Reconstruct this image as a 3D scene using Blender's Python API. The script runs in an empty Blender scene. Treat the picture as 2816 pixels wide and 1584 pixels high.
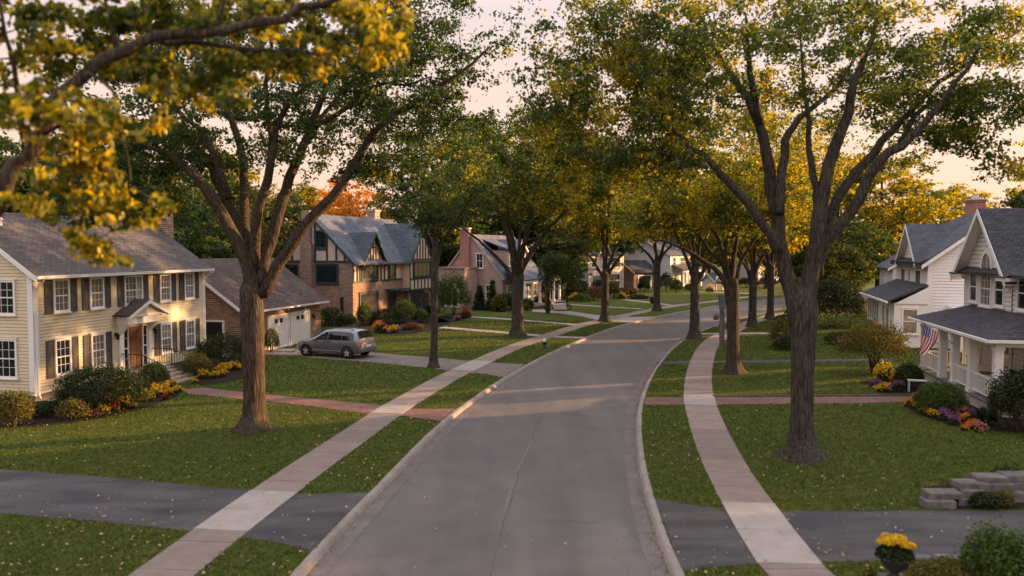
import bpy, math, numpy as np
from mathutils import Vector, Matrix, geometry
R = math.radians
SC = bpy.context.scene
COL = SC.collection
# ------------------------------------------------------------------ camera measurements (photograph 2816 x 1584)
FPX, CX, CY, CAMH, PITCH = 2190.0, 1408.0, 792.0, 6.5, math.atan(108 / 2190.0)
def ray(px, py):
    x, y, z = (px - CX) / FPX, (CY - py) / FPX, 1.0
    return Vector((x, z * math.cos(PITCH) + y * math.sin(PITCH), y * math.cos(PITCH) - z * math.sin(PITCH)))
def G(px, py, z=0.0):
    d = ray(px, py); t = (z - CAMH) / d.z
    return Vector((d.x * t, d.y * t, z))
def AT(px, py, depth):
    d = ray(px, py); t = depth / d.y
    return Vector((d.x * t, depth, CAMH + d.z * t))

# ------------------------------------------------------------------ materials
MATS = {}
def nodes_of(m):
    m.use_nodes = True
    nt = m.node_tree; nt.nodes.clear()
    return nt
class NT:
    def __init__(s, name):
        s.m = bpy.data.materials.new(name); s.t = nodes_of(s.m); s.out = s.n('ShaderNodeOutputMaterial'); MATS[name] = s.m
    def n(s, ty, **kw):
        x = s.t.nodes.new(ty)
        for k, v in kw.items():
            if hasattr(x, k) and k not in ('Color', 'Scale'): setattr(x, k, v)
        return x
    def l(s, a, b): s.t.links.new(a, b)
    def val(s, sock, v):
        if hasattr(v, 'is_linked') or hasattr(v, 'links'): s.l(v, sock)
        else: sock.default_value = v
    def co(s, kind='Object', scale=(1, 1, 1), rot=(0, 0, 0)):
        tc = s.n('ShaderNodeTexCoord'); mp = s.n('ShaderNodeMapping')
        mp.inputs['Scale'].default_value = scale; mp.inputs['Rotation'].default_value = rot
        s.l(tc.outputs[kind], mp.inputs['Vector']); return mp.outputs[0]
    def wco(s, scale=(1, 1, 1)):
        g = s.n('ShaderNodeNewGeometry'); mp = s.n('ShaderNodeMapping'); mp.inputs['Scale'].default_value = scale
        s.l(g.outputs['Position'], mp.inputs['Vector']); return mp.outputs[0]
    def noise(s, vec, scale, detail=3, rough=.55, dist=0):
        x = s.n('ShaderNodeTexNoise'); x.inputs['Scale'].default_value = scale; x.inputs['Detail'].default_value = detail
        x.inputs['Roughness'].default_value = rough; x.inputs['Distortion'].default_value = dist
        s.l(vec, x.inputs['Vector']); return x.outputs['Fac']
    def ramp(s, fac, stops, interp='LINEAR'):
        x = s.n('ShaderNodeValToRGB'); cr = x.color_ramp; cr.interpolation = interp
        while len(cr.elements) < len(stops): cr.elements.new(.5)
        for e, (p, c) in zip(cr.elements, stops):
            e.position = p; e.color = (*c, 1) if len(c) == 3 else c
        s.l(fac, x.inputs['Fac']); return x.outputs['Color']
    def mix(s, fac, a, b, blend='MIX'):
        x = s.n('ShaderNodeMix'); x.data_type = 'RGBA'; x.blend_type = blend
        s.val(x.inputs[0], fac)
        for k, v in ((6, a), (7, b)):
            if isinstance(v, tuple): x.inputs[k].default_value = (*v, 1) if len(v) == 3 else v
            else: s.l(v, x.inputs[k])
        return x.outputs[2]
    def math(s, op, a, b=0.0, clamp=False):
        x = s.n('ShaderNodeMath'); x.operation = op; x.use_clamp = clamp
        s.val(x.inputs[0], a); s.val(x.inputs[1], b); return x.outputs[0]
    def bump(s, h, strength=.3, dist=.02):
        x = s.n('ShaderNodeBump'); x.inputs['Strength'].default_value = strength; x.inputs['Distance'].default_value = dist
        s.l(h, x.inputs['Height']); return x.outputs[0]
    def pbr(s, color, rough=.7, normal=None, metal=0, spec=.35, coat=0):
        b = s.n('ShaderNodeBsdfPrincipled')
        if isinstance(color, tuple): b.inputs['Base Color'].default_value = (*color, 1)
        else: s.l(color, b.inputs['Base Color'])
        s.val(b.inputs['Roughness'], rough); b.inputs['Metallic'].default_value = metal
        b.inputs['Specular IOR Level'].default_value = spec; b.inputs['Coat Weight'].default_value = coat
        if normal is not None: s.l(normal, b.inputs['Normal'])
        s.l(b.outputs[0], s.out.inputs[0]); return b
    def island(s):
        return s.n('ShaderNodeNewGeometry').outputs['Random Per Island']

def m_plain(name, c, rough=.6, var=.12, scale=3.0, metal=0, spec=.35, coat=0):
    t = NT(name); v = t.co('Object')
    n = t.noise(v, scale, 4); d = tuple(x * (1 - var) for x in c); h = tuple(min(1, x * (1 + var)) for x in c)
    t.pbr(t.ramp(n, [(.3, d), (.7, h)]), rough, metal=metal, spec=spec, coat=coat); return t.m
def m_paint(name, c, dirt=.12):
    t = NT(name); v = t.co('Object'); n = t.noise(v, 1.3, 5, .65); n2 = t.noise(t.co('Object', (6, 6, .6)), 2, 3)
    c1 = t.ramp(n, [(.3, tuple(x * (1 - dirt) for x in c)), (.72, c)])
    c2 = t.mix(.35, c1, t.ramp(n2, [(.35, tuple(x * .9 for x in c)), (.7, c)]))
    t.pbr(c2, .55, t.bump(t.noise(v, 30, 2), .08, .004), spec=.3); return t.m
def m_brick(name, c1, c2, mort, bw=.34, bh=.115, rough=.85, ms=.017):
    t = NT(name); b = t.n('ShaderNodeTexBrick'); t.l(t.co('UV'), b.inputs['Vector'])
    b.inputs['Scale'].default_value = 1; b.inputs['Brick Width'].default_value = bw; b.inputs['Row Height'].default_value = bh
    b.inputs['Mortar Size'].default_value = ms; b.inputs['Mortar Smooth'].default_value = .2; b.inputs['Bias'].default_value = -.1
    b.inputs['Color1'].default_value = (*c1, 1); b.inputs['Color2'].default_value = (*c2, 1); b.inputs['Mortar'].default_value = (*mort, 1)
    n = t.noise(t.co('Object'), .9, 5, .6); n2 = t.noise(t.co('UV'), 9, 2)
    c = t.mix(1, b.outputs['Color'], t.ramp(n, [(.3, (.72, .72, .74)), (.7, (1.08, 1.04, 1.0))]), 'MULTIPLY')
    c = t.mix(1, c, t.ramp(n2, [(.3, (.75, .75, .75)), (.7, (1.1, 1.1, 1.1))]), 'MULTIPLY')
    inv = t.math('SUBTRACT', 1.0, b.outputs['Fac'])
    t.pbr(c, rough, t.bump(inv, .5, .012), spec=.2); return t.m
def m_shingle(name, a, b_, c_, bw=.30, bh=.145):
    t = NT(name); b = t.n('ShaderNodeTexBrick'); t.l(t.co('UV'), b.inputs['Vector'])
    b.inputs['Scale'].default_value = 1; b.inputs['Brick Width'].default_value = bw; b.inputs['Row Height'].default_value = bh
    b.inputs['Mortar Size'].default_value = .012; b.inputs['Mortar Smooth'].default_value = .4; b.inputs['Bias'].default_value = 0
    b.inputs['Color1'].default_value = (*a, 1); b.inputs['Color2'].default_value = (*b_, 1); b.inputs['Mortar'].default_value = (*c_, 1)
    n = t.noise(t.co('Object'), .5, 5, .65); n2 = t.noise(t.co('UV', (.4, 3, 1)), 2.5, 3)
    c = t.mix(1, b.outputs['Color'], t.ramp(n, [(.3, (.7, .7, .7)), (.7, (1.15, 1.13, 1.1))]), 'MULTIPLY')
    c = t.mix(1, c, t.ramp(n2, [(.3, (.8, .8, .8)), (.7, (1.1, 1.1, 1.1))]), 'MULTIPLY')
    inv = t.math('SUBTRACT', 1.0, b.outputs['Fac'])
    t.pbr(c, .9, t.bump(inv, .8, .02), spec=.2); return t.m
def m_leaf(name, stops, trans=.45, tcol=None, big=.18, bigstops=None, thr=(.47, .6)):
    t = NT(name); r = t.island()
    c = t.ramp(r, stops)
    if bigstops:
        w = t.wco(); bn = t.noise(w, big, 2, .5); b2 = t.noise(w, big * .22, 2)
        f = t.math('ADD', t.math('MULTIPLY', bn, .62), t.math('MULTIPLY', b2, .38)); f = t.math('ADD', f, t.math('MULTIPLY', t.math('SUBTRACT', r, .5), .05))
        c = t.mix(t.ramp(f, [(thr[0], (0, 0, 0)), (thr[1], (1, 1, 1))]), c, t.ramp(t.math('FRACT', t.math('MULTIPLY', r, 7.3)), bigstops))
    d = t.n('ShaderNodeBsdfDiffuse'); t.l(c, d.inputs['Color'])
    tr = t.n('ShaderNodeBsdfTranslucent'); tc = t.mix(1, c, tcol or (1.7, 1.5, .5), 'MULTIPLY'); t.l(tc, tr.inputs['Color'])
    g = t.n('ShaderNodeBsdfGlossy'); g.inputs['Roughness'].default_value = .45; g.inputs['Color'].default_value = (.9, .9, .9, 1)
    mx = t.n('ShaderNodeMixShader'); mx.inputs[0].default_value = trans; t.l(d.outputs[0], mx.inputs[1]); t.l(tr.outputs[0], mx.inputs[2])
    m2 = t.n('ShaderNodeMixShader'); m2.inputs[0].default_value = .022; t.l(mx.outputs[0], m2.inputs[1]); t.l(g.outputs[0], m2.inputs[2])
    t.l(m2.outputs[0], t.out.inputs[0]); return t.m

# leaf palettes
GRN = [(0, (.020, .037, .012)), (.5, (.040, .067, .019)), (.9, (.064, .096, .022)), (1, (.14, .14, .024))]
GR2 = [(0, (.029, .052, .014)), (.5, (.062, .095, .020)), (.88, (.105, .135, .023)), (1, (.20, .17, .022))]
GLD = [(0, (.08, .105, .014)), (.25, (.20, .19, .016)), (.65, (.42, .32, .016)), (1, (.60, .43, .02))]  # gold clump patches paint in sunlit leaf clusters as well as turned leaves
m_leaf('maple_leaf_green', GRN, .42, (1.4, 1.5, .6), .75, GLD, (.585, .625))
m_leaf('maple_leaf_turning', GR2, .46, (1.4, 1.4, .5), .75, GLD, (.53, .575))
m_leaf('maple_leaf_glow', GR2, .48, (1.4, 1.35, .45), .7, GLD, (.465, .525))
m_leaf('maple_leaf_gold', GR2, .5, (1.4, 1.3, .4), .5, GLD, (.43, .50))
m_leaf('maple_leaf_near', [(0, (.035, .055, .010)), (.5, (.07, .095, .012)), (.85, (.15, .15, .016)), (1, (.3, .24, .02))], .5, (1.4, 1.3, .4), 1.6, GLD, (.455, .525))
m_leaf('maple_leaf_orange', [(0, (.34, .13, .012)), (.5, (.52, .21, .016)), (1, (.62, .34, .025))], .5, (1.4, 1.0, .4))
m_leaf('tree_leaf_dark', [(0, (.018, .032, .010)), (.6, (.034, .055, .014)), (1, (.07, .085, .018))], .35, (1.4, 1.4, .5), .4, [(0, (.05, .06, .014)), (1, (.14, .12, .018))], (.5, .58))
m_leaf('conifer_needle', [(0, (.014, .028, .012)), (.6, (.024, .046, .017)), (1, (.04, .062, .02))], .2, (1.2, 1.3, .6))
m_leaf('shrub_leaf_dark', [(0, (.012, .024, .009)), (.5, (.022, .040, .012)), (.9, (.04, .058, .015)), (1, (.09, .085, .016))], .3, (1.3, 1.4, .5), .9, [(0, (.024, .036, .010)), (1, (.075, .07, .014))])
m_leaf('shrub_leaf_mid', [(0, (.028, .055, .012)), (.5, (.055, .095, .016)), (1, (.12, .15, .022))], .35, (1.4, 1.4, .5))
m_leaf('shrub_leaf_olive', [(0, (.05, .055, .014)), (.5, (.1, .095, .018)), (1, (.2, .15, .022))], .35, (1.4, 1.3, .5))
m_leaf('shrub_leaf_rust', [(0, (.10, .045, .02)), (.5, (.17, .075, .03)), (1, (.22, .13, .06))], .3, (1.3, 1.1, .6))
m_leaf('bloom_yellow', [(0, (.55, .33, .006)), (.6, (.78, .50, .008)), (1, (.85, .62, .03))], .25, (1.1, 1, .5))
m_leaf('bloom_orange', [(0, (.55, .14, .012)), (.6, (.7, .25, .03)), (1, (.8, .38, .06))], .25, (1.2, 1, .6))
m_leaf('bloom_red', [(0, (.30, .015, .012)), (1, (.5, .05, .035))], .2, (1.2, .8, .8))
m_leaf('bloom_purple', [(0, (.14, .045, .14)), (.6, (.25, .10, .22)), (1, (.40, .22, .33))], .2, (1.1, .9, 1.1))
m_leaf('bloom_pink', [(0, (.35, .10, .10)), (1, (.6, .28, .24))], .2, (1.1, .9, .9))
m_leaf('litter_leaf', [(0, (.17, .10, .05)), (.45, (.34, .225, .125)), (.8, (.43, .31, .21)), (1, (.5, .32, .09))], .1, (1.1, 1, .8))
m_leaf('litter_brown', [(0, (.10, .05, .025)), (.6, (.2, .1, .04)), (1, (.38, .2, .07))], .1, (1.1, 1, .8))
m_leaf('grass_blade', [(0, (.038, .059, .010)), (.5, (.064, .092, .013)), (.9, (.094, .118, .017)), (1, (.15, .13, .03))], .35, (1.3, 1.4, .5), .35, [(0, (.06, .078, .013)), (1, (.13, .125, .026))], (.5, .62))

def m_bark(name, a, b, c):
    t = NT(name); v = t.co('Object', (9, 9, 1.3)); n = t.noise(v, 1.6, 6, .65, .4)
    v2 = t.n('ShaderNodeTexVoronoi'); v2.feature = 'DISTANCE_TO_EDGE'; t.l(t.co('Object', (8, 8, .9)), v2.inputs['Vector']); v2.inputs['Scale'].default_value = 1.7
    n3 = t.noise(t.co('Object', (1, 1, .6)), 1.1, 5, .7)
    ed = t.ramp(v2.outputs['Distance'], [(.0, (.35, .35, .35)), (.22, (1, 1, 1))])
    c0 = t.ramp(n, [(.3, a), (.52, b), (.75, c)]); c0 = t.mix(1, c0, ed, 'MULTIPLY')
    c0 = t.mix(t.ramp(n3, [(.48, (0, 0, 0)), (.7, (.62, .62, .62))]), c0, (.085, .085, .06))
    h = t.math('ADD', t.math('MULTIPLY', n, .6), v2.outputs['Distance'])
    t.pbr(c0, .95, t.bump(h, 1.0, .05), spec=.12); return t.m
m_bark('bark_grey', (.042, .033, .028), (.082, .067, .056), (.14, .116, .098))
m_bark('bark_warm', (.042, .029, .021), (.088, .063, .047), (.15, .112, .086))

def setting_mats():
    t = NT('lawn'); w = t.wco()
    a = t.noise(w, .22, 4, .6); b = t.noise(w, 2.1, 5, .7); c = t.noise(w, 26, 3, .7); st = t.noise(t.wco((1, .35, 1)), 7, 3)
    col = t.ramp(b, [(.25, (.037, .057, .010)), (.5, (.063, .088, .012)), (.78, (.098, .116, .017))])
    col = t.mix(t.ramp(a, [(.45, (0, 0, 0)), (.7, (.75, .75, .75))]), col, (.105, .098, .021))
    col = t.mix(1, col, t.ramp(c, [(.25, (.45, .45, .45)), (.7, (1.35, 1.35, 1.3))]), 'MULTIPLY')
    col = t.mix(1, col, t.ramp(st, [(.3, (.8, .8, .8)), (.7, (1.12, 1.12, 1.1))]), 'MULTIPLY')
    h = t.math('ADD', c, t.math('MULTIPLY', st, .5)); t.pbr(col, .95, t.bump(h, .9, .05), spec=.1)
    t = NT('soil'); w = t.wco(); t.pbr(t.ramp(t.noise(w, 3, 5), [(.3, (.03, .022, .016)), (.7, (.06, .045, .03))]), .95, spec=.1)
    t = NT('mulch'); w = t.wco(); n = t.noise(w, 14, 5, .75); t.pbr(t.ramp(n, [(.3, (.008, .006, .005)), (.55, (.028, .019, .014)), (.8, (.075, .05, .036))]), .95, t.bump(n, 1, .06), spec=.12)
    t = NT('asphalt'); w = t.wco()
    f = t.noise(w, 55, 2, .8); m = t.noise(w, 1.1, 5, .65); lg = t.noise(w, .17, 3); lane = t.noise(t.wco((1, .09, 1)), .9, 4, .6); pat = t.noise(t.wco((.6, 1.6, 1)), .8, 6, .8, 1.2)
    col = t.ramp(m, [(.3, (.110, .096, .093)), (.7, (.145, .127, .122))])
    col = t.mix(1, col, t.ramp(lg, [(.3, (.86, .86, .88)), (.7, (1.1, 1.08, 1.06))]), 'MULTIPLY')
    col = t.mix(1, col, t.ramp(lane, [(.3, (.80, .80, .80)), (.7, (1.13, 1.12, 1.1))]), 'MULTIPLY')
    col = t.mix(1, col, t.ramp(f, [(.3, (.70, .70, .70)), (.7, (1.28, 1.28, 1.28))]), 'MULTIPLY')
    col = t.mix(t.ramp(pat, [(.64, (0, 0, 0)), (.69, (.45, .45, .45))]), col, (.085, .076, .076)); dr = t.noise(w, 2.6, 2, .4); col = t.mix(t.ramp(dr, [(.72, (0, 0, 0)), (.77, (.55,) * 3)]), col, (.06, .054, .054))
    t.pbr(col, t.ramp(m, [(.3, (.72,) * 3), (.7, (.86,) * 3)]), t.bump(f, .5, .012), spec=.3)
    t = NT('asphalt_drive'); w = t.wco(); f = t.noise(w, 45, 2, .8); m = t.noise(w, .9, 5, .7); wet = t.noise(t.wco((.3, 1.2, 1)), 1.1, 4)
    col = t.ramp(m, [(.3, (.046, .046, .051)), (.7, (.078, .074, .076))])
    col = t.mix(1, col, t.ramp(wet, [(.35, (.66, .66, .68)), (.65, (1.3, 1.22, 1.14))]), 'MULTIPLY'); col = t.mix(t.ramp(t.noise(w, 3.2, 6, .8, 1.5), [(.6, (0, 0, 0)), (.68, (.6,) * 3)]), col, (.10, .09, .082))
    col = t.mix(1, col, t.ramp(f, [(.3, (.75, .75, .75)), (.7, (1.25, 1.25, 1.25))]), 'MULTIPLY'); t.pbr(col, .85, t.bump(f, .5, .012), spec=.3)
    t = NT('drive_old'); w = t.wco(); f = t.noise(w, 40, 2, .8); m = t.noise(w, 1.1, 5, .7)
    col = t.ramp(m, [(.3, (.13, .105, .098)), (.7, (.20, .165, .150))]); col = t.mix(1, col, t.ramp(f, [(.3, (.75,) * 3), (.7, (1.25,) * 3)]), 'MULTIPLY')
    t.pbr(col, .9, t.bump(f, .5, .012), spec=.2)
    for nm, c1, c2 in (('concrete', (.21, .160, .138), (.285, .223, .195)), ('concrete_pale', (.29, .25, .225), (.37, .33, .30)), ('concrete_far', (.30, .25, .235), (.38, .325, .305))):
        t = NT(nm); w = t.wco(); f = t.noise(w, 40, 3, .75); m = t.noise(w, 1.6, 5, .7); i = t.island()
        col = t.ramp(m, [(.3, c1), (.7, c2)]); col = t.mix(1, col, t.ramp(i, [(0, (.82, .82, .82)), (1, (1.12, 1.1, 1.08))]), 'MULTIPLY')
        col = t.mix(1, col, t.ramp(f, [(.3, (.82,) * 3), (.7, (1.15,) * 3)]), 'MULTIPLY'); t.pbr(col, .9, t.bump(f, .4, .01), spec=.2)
    t = NT('kerb_concrete'); w = t.wco(); f = t.noise(w, 12, 5, .75); m = t.noise(w, .9, 5, .7)
    col = t.ramp(m, [(.3, (.21, .175, .155)), (.7, (.33, .285, .255))]); col = t.mix(1, col, t.ramp(f, [(.3, (.72,) * 3), (.7, (1.15,) * 3)]), 'MULTIPLY'); t.pbr(col, .9, t.bump(f, .4, .012), spec=.2)
    t = NT('gutter_concrete'); w = t.wco(); f = t.noise(w, 14, 5, .75); m = t.noise(w, 1.2, 5, .7)
    col = t.ramp(m, [(.3, (.125, .105, .098)), (.7, (.20, .17, .158))]); col = t.mix(1, col, t.ramp(f, [(.3, (.65,) * 3), (.7, (1.15,) * 3)]), 'MULTIPLY'); t.pbr(col, .9, t.bump(f, .4, .012), spec=.2)
    m_brick('brick_paving', (.22, .105, .085), (.27, .15, .125), (.13, .10, .085), .2, .1, .9, .012)
    t = NT('tar_crack'); t.pbr(t.ramp(t.noise(t.wco(), 6, 3), [(.3, (.055, .05, .05)), (.7, (.095, .088, .088))]), .9)
    t = NT('road_paint'); t.pbr(t.ramp(t.noise(t.wco((1, .3, 1)), 9, 5, .8), [(.45, (.13, .115, .112)), (.66, (.22, .145, .085))]), .85)
setting_mats()
m_paint('siding_cream', (.68, .57, .40)); m_paint('siding_white', (.80, .775, .76)); m_paint('siding_grey', (.74, .70, .67)); m_paint('siding_lilac', (.62, .60, .64))
m_paint('siding_blush', (.56, .42, .35)); m_paint('white_trim', (.81, .78, .76), .1); m_paint('stucco', (.62, .45, .33), .16); m_paint('stucco_pale', (.55, .43, .37), .16)
m_plain('shutter_grey', (.075, .066, .056), .6, .1); m_plain('timber_teal', (.022, .042, .044), .6, .2); m_plain('door_wood', (.13, .055, .022), .5, .3, 6); m_plain('door_dark', (.016, .018, .018), .4, .2)
m_plain('iron_black', (.012, .012, .013), .45, .1); m_plain('foundation', (.16, .145, .13), .9, .2); m_plain('stone_step', (.34, .255, .20), .9, .25, 5); m_plain('wall_stone', (.125, .112, .105), .9, .4, 5)
m_plain('porch_floor', (.16, .15, .14), .7, .2); m_plain('soffit', (.50, .48, .46), .7, .08); m_plain('soffit_tan', (.36, .32, .29), .7, .08)
m_brick('brick_red', (.20, .085, .055), (.38, .20, .14), (.45, .37, .31)); m_brick('brick_brown', (.17, .085, .06), (.34, .20, .15), (.42, .35, .30))
m_brick('brick_pink', (.42, .26, .21), (.50, .33, .28), (.46, .37, .33)); m_brick('brick_chimney', (.32, .10, .065), (.40, .15, .10), (.40, .32, .28))
m_shingle('shingle_grey', (.085, .074, .076), (.125, .108, .106), (.03, .027, .028)); m_shingle('shingle_brown', (.075, .055, .05), (.12, .092, .082), (.028, .02, .018))
m_shingle('slate_blue', (.095, .11, .15), (.145, .16, .20), (.035, .04, .052), .34, .2); m_shingle('slate_teal', (.065, .085, .11), (.095, .115, .14), (.026, .033, .042), .34, .2)
m_shingle('shingle_dark', (.052, .053, .062), (.085, .085, .096), (.02, .02, .024)); m_shingle('shingle_blue', (.075, .08, .10), (.11, .115, .135), (.03, .031, .038))
m_plain('glass_dark', (.014, .017, .022), .06, .2, 1.5, spec=.55)
m_plain('louvre_dark', (.02, .02, .02), .6)
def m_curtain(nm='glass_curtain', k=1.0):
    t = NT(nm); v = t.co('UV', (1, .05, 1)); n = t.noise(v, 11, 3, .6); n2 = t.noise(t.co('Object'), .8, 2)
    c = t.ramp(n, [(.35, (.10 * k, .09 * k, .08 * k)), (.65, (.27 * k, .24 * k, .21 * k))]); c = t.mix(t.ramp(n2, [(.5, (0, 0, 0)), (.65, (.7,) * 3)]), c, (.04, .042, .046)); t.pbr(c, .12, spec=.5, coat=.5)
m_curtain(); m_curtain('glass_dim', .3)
m_plain('tyre', (.012, .012, .012), .8, .1); m_plain('alloy', (.55, .55, .57), .35, .05, metal=.35); m_plain('car_glass', (.008, .009, .011), .03, .1, spec=.6)
m_plain('car_silver', (.17, .18, .215), .28, .04, 1, metal=.55, coat=.6); m_plain('lamp_red', (.45, .02, .012), .15, .1, coat=.6); m_plain('lamp_clear', (.6, .58, .56), .1, .1); m_plain('plate_white', (.7, .7, .68), .5)
m_plain('trim_black', (.014, .014, .015), .5); m_plain('hydrant_white', (.62, .58, .54), .6); m_plain('post_wood', (.13, .105, .09), .9, .3, 5); m_plain('box_blue', (.085, .115, .14), .5, .15); m_plain('bronze', (.07, .065, .055), .5)
m_plain('bulb_amber', (.5, .28, .1), .3); m_plain('wicker_pale', (.42, .36, .28), .8, .2, 8); m_plain('urn_dark', (.025, .024, .026), .6); m_plain('cap_stone', (.5, .46, .43), .9)
def m_flag():
    t = NT('flag_cloth'); tc = t.n('ShaderNodeTexCoord'); sp = t.n('ShaderNodeSeparateXYZ'); t.l(tc.outputs['UV'], sp.inputs[0])
    u, v = sp.outputs[0], sp.outputs[1]
    stripe = t.math('GREATER_THAN', t.math('FRACT', t.math('MULTIPLY', v, 6.5)), .5)
    col = t.mix(stripe, (.42, .02, .03), (.62, .58, .57))
    canton = t.math('MULTIPLY', t.math('LESS_THAN', u, .4), t.math('GREATER_THAN', v, 6 / 13))
    def cell(x, n): return t.math('ABSOLUTE', t.math('SUBTRACT', t.math('FRACT', t.math('MULTIPLY', x, n)), .5))
    fu, fv = cell(u, 6 / .4), cell(t.math('SUBTRACT', v, 6 / 13), 5 * 13 / 7)
    star = t.math('LESS_THAN', t.math('ADD', t.math('POWER', fu, 2.0), t.math('POWER', fv, 2.0)), .075)
    cc = t.mix(star, (.018, .035, .12), (.62, .60, .60)); t.pbr(t.mix(canton, col, cc), .8, spec=.1)
m_flag()

# ------------------------------------------------------------------ mesh building
class MB:
    def __init__(s): s.v = []; s.f = []; s.uv = None
    def add(s, vs, fs):
        o = len(s.v); s.v += [tuple(x) for x in vs]; s.f += [tuple(i + o for i in f) for f in fs]
    def quad(s, a, b, c, d): s.add([a, b, c, d], [(0, 1, 2, 3)])
    def box(s, x0, x1, y0, y1, z0, z1):
        s.add([(x0, y0, z0), (x1, y0, z0), (x1, y1, z0), (x0, y1, z0), (x0, y0, z1), (x1, y0, z1), (x1, y1, z1), (x0, y1, z1)],
              [(0, 3, 2, 1), (4, 5, 6, 7), (0, 1, 5, 4), (1, 2, 6, 5), (2, 3, 7, 6), (3, 0, 4, 7)])
    def hexa(s, p):   # 8 points: bottom ring then top ring
        s.add(p, [(0, 3, 2, 1), (4, 5, 6, 7), (0, 1, 5, 4), (1, 2, 6, 5), (2, 3, 7, 6), (3, 0, 4, 7)])
    def prism(s, poly, off):
        n = len(poly); off = Vector(off); a = [Vector(p) for p in poly]; b = [p + off for p in a]
        s.add(a + b, [tuple(range(n - 1, -1, -1)), tuple(range(n, 2 * n))] + [(i, (i + 1) % n, n + (i + 1) % n, n + i) for i in range(n)])
    def tube(s, pts, rad, sides=8, cap=True, rough=0.0, rng=None, flare=None):
        pts = [Vector(p) for p in pts]; n = len(pts)
        if not hasattr(rad, '__len__'): rad = [rad] * n
        o = len(s.v); up = Vector((0, 0, 1)); prev = None
        ph = rng.uniform(0, 6.28, 6) if rng is not None else None
        for i, p in enumerate(pts):
            t = (pts[min(i + 1, n - 1)] - pts[max(i - 1, 0)])
            if t.length < 1e-9: t = Vector((0, 0, 1))
            t.normalize()
            if prev is None:
                prev = t.orthogonal() if abs(t.z) < .9 else Vector((1, 0, 0))
            a = (prev - t * prev.dot(t)); a = a.normalized() if a.length > 1e-6 else t.orthogonal().normalized()
            prev = a; b = t.cross(a)
            for k in range(sides):
                an = 2 * math.pi * k / sides; r = rad[i]
                if rough: r *= 1 + rough * (math.sin(3 * an + ph[0] + i * .35) * .5 + math.sin(5 * an + ph[1] - i * .5) * .35 + math.sin(9 * an + ph[2] + i * .8) * .25)
                if flare: r *= 1 + flare[i] * (.5 + .5 * math.sin(5 * an + ph[3])) 
                q = p + (a * math.cos(an) + b * math.sin(an)) * r; s.v.append((q.x, q.y, q.z))
        for i in range(n - 1):
            for k in range(sides):
                k2 = (k + 1) % sides
                s.f.append((o + i * sides + k, o + i * sides + k2, o + (i + 1) * sides + k2, o + (i + 1) * sides + k))
        if cap:
            s.f.append(tuple(o + k for k in range(sides - 1, -1, -1))); s.f.append(tuple(o + (n - 1) * sides + k for k in range(sides)))
    def lathe(s, prof, c=(0, 0, 0), n=16):
        o = len(s.v)
        for r, z in prof:
            for k in range(n):
                a = 2 * math.pi * k / n; s.v.append((c[0] + r * math.cos(a), c[1] + r * math.sin(a), c[2] + z))
        for i in range(len(prof) - 1):
            for k in range(n):
                k2 = (k + 1) % n; s.f.append((o + i * n + k, o + i * n + k2, o + (i + 1) * n + k2, o + (i + 1) * n + k))
        s.f.append(tuple(o + k for k in range(n - 1, -1, -1))); s.f.append(tuple(o + (len(prof) - 1) * n + k for k in range(n)))
    def build(s, name, mat, parent=None, smooth=False, uv=True):
        me = bpy.data.meshes.new(name); me.from_pydata(s.v, [], s.f); me.update()
        if isinstance(mat, str): mat = MATS[mat]
        me.materials.append(mat)
        if uv:
            ul = me.uv_layers.new(name='UV'); Z = Vector((0, 0, 1))
            for p in me.polygons:
                n = p.normal
                t = Vector((1, 0, 0)) if abs(n.z) > .97 else Z.cross(n).normalized()
                b = n.cross(t)
                for li in p.loop_indices:
                    q = me.vertices[me.loops[li].vertex_index].co; ul.data[li].uv = (q.dot(t), q.dot(b))
        if smooth:
            for p in me.polygons: p.use_smooth = True
        o = bpy.data.objects.new(name, me); COL.objects.link(o)
        if parent is not None: o.parent = parent
        return o
def np_mesh(name, verts, faces_n, mat, parent=None, n=3):
    """verts (N,3), faces_n (M,n) int"""
    me = bpy.data.meshes.new(name); V = np.asarray(verts, np.float32); F = np.asarray(faces_n, np.int32); M = len(F)
    me.vertices.add(len(V)); me.vertices.foreach_set('co', V.ravel())
    me.loops.add(M * n); me.loops.foreach_set('vertex_index', F.ravel())
    me.polygons.add(M); me.polygons.foreach_set('loop_start', np.arange(0, M * n, n, dtype=np.int32))
    me.update(calc_edges=True); me.materials.append(MATS[mat])
    o = bpy.data.objects.new(name, me); COL.objects.link(o)
    if parent is not None: o.parent = parent
    return o
def tag(o, label=None, cat=None, group=None, kind=None):
    if label: o['label'] = label
    if cat: o['category'] = cat
    if group: o['group'] = group
    if kind: o['kind'] = kind
    return o
def thing(name, label, cat, loc=(0, 0, 0), rz=0, group=None):
    o = bpy.data.objects.new(name, None); COL.objects.link(o); o.location = loc; o.rotation_euler = (0, 0, rz)
    o.empty_display_size = .3
    return tag(o, label, cat, group)
def dup(root, loc, rz=0, scale=None, label=None, group=None):
    r = root.copy(); COL.objects.link(r); r.location = loc; r.rotation_euler = (0, 0, rz)
    if scale is not None: r.scale = scale if hasattr(scale, '__len__') else (scale,) * 3
    if label: r['label'] = label
    if group: r['group'] = group
    for ch in list(root.children):
        c = ch.copy(); COL.objects.link(c); c.parent = r
        for g in list(ch.children):
            d = g.copy(); COL.objects.link(d); d.parent = c
    return r
def structure(name, mb, mat, **kw):
    o = mb.build(name, mat, **kw); o['kind'] = 'structure'; return o

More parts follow.
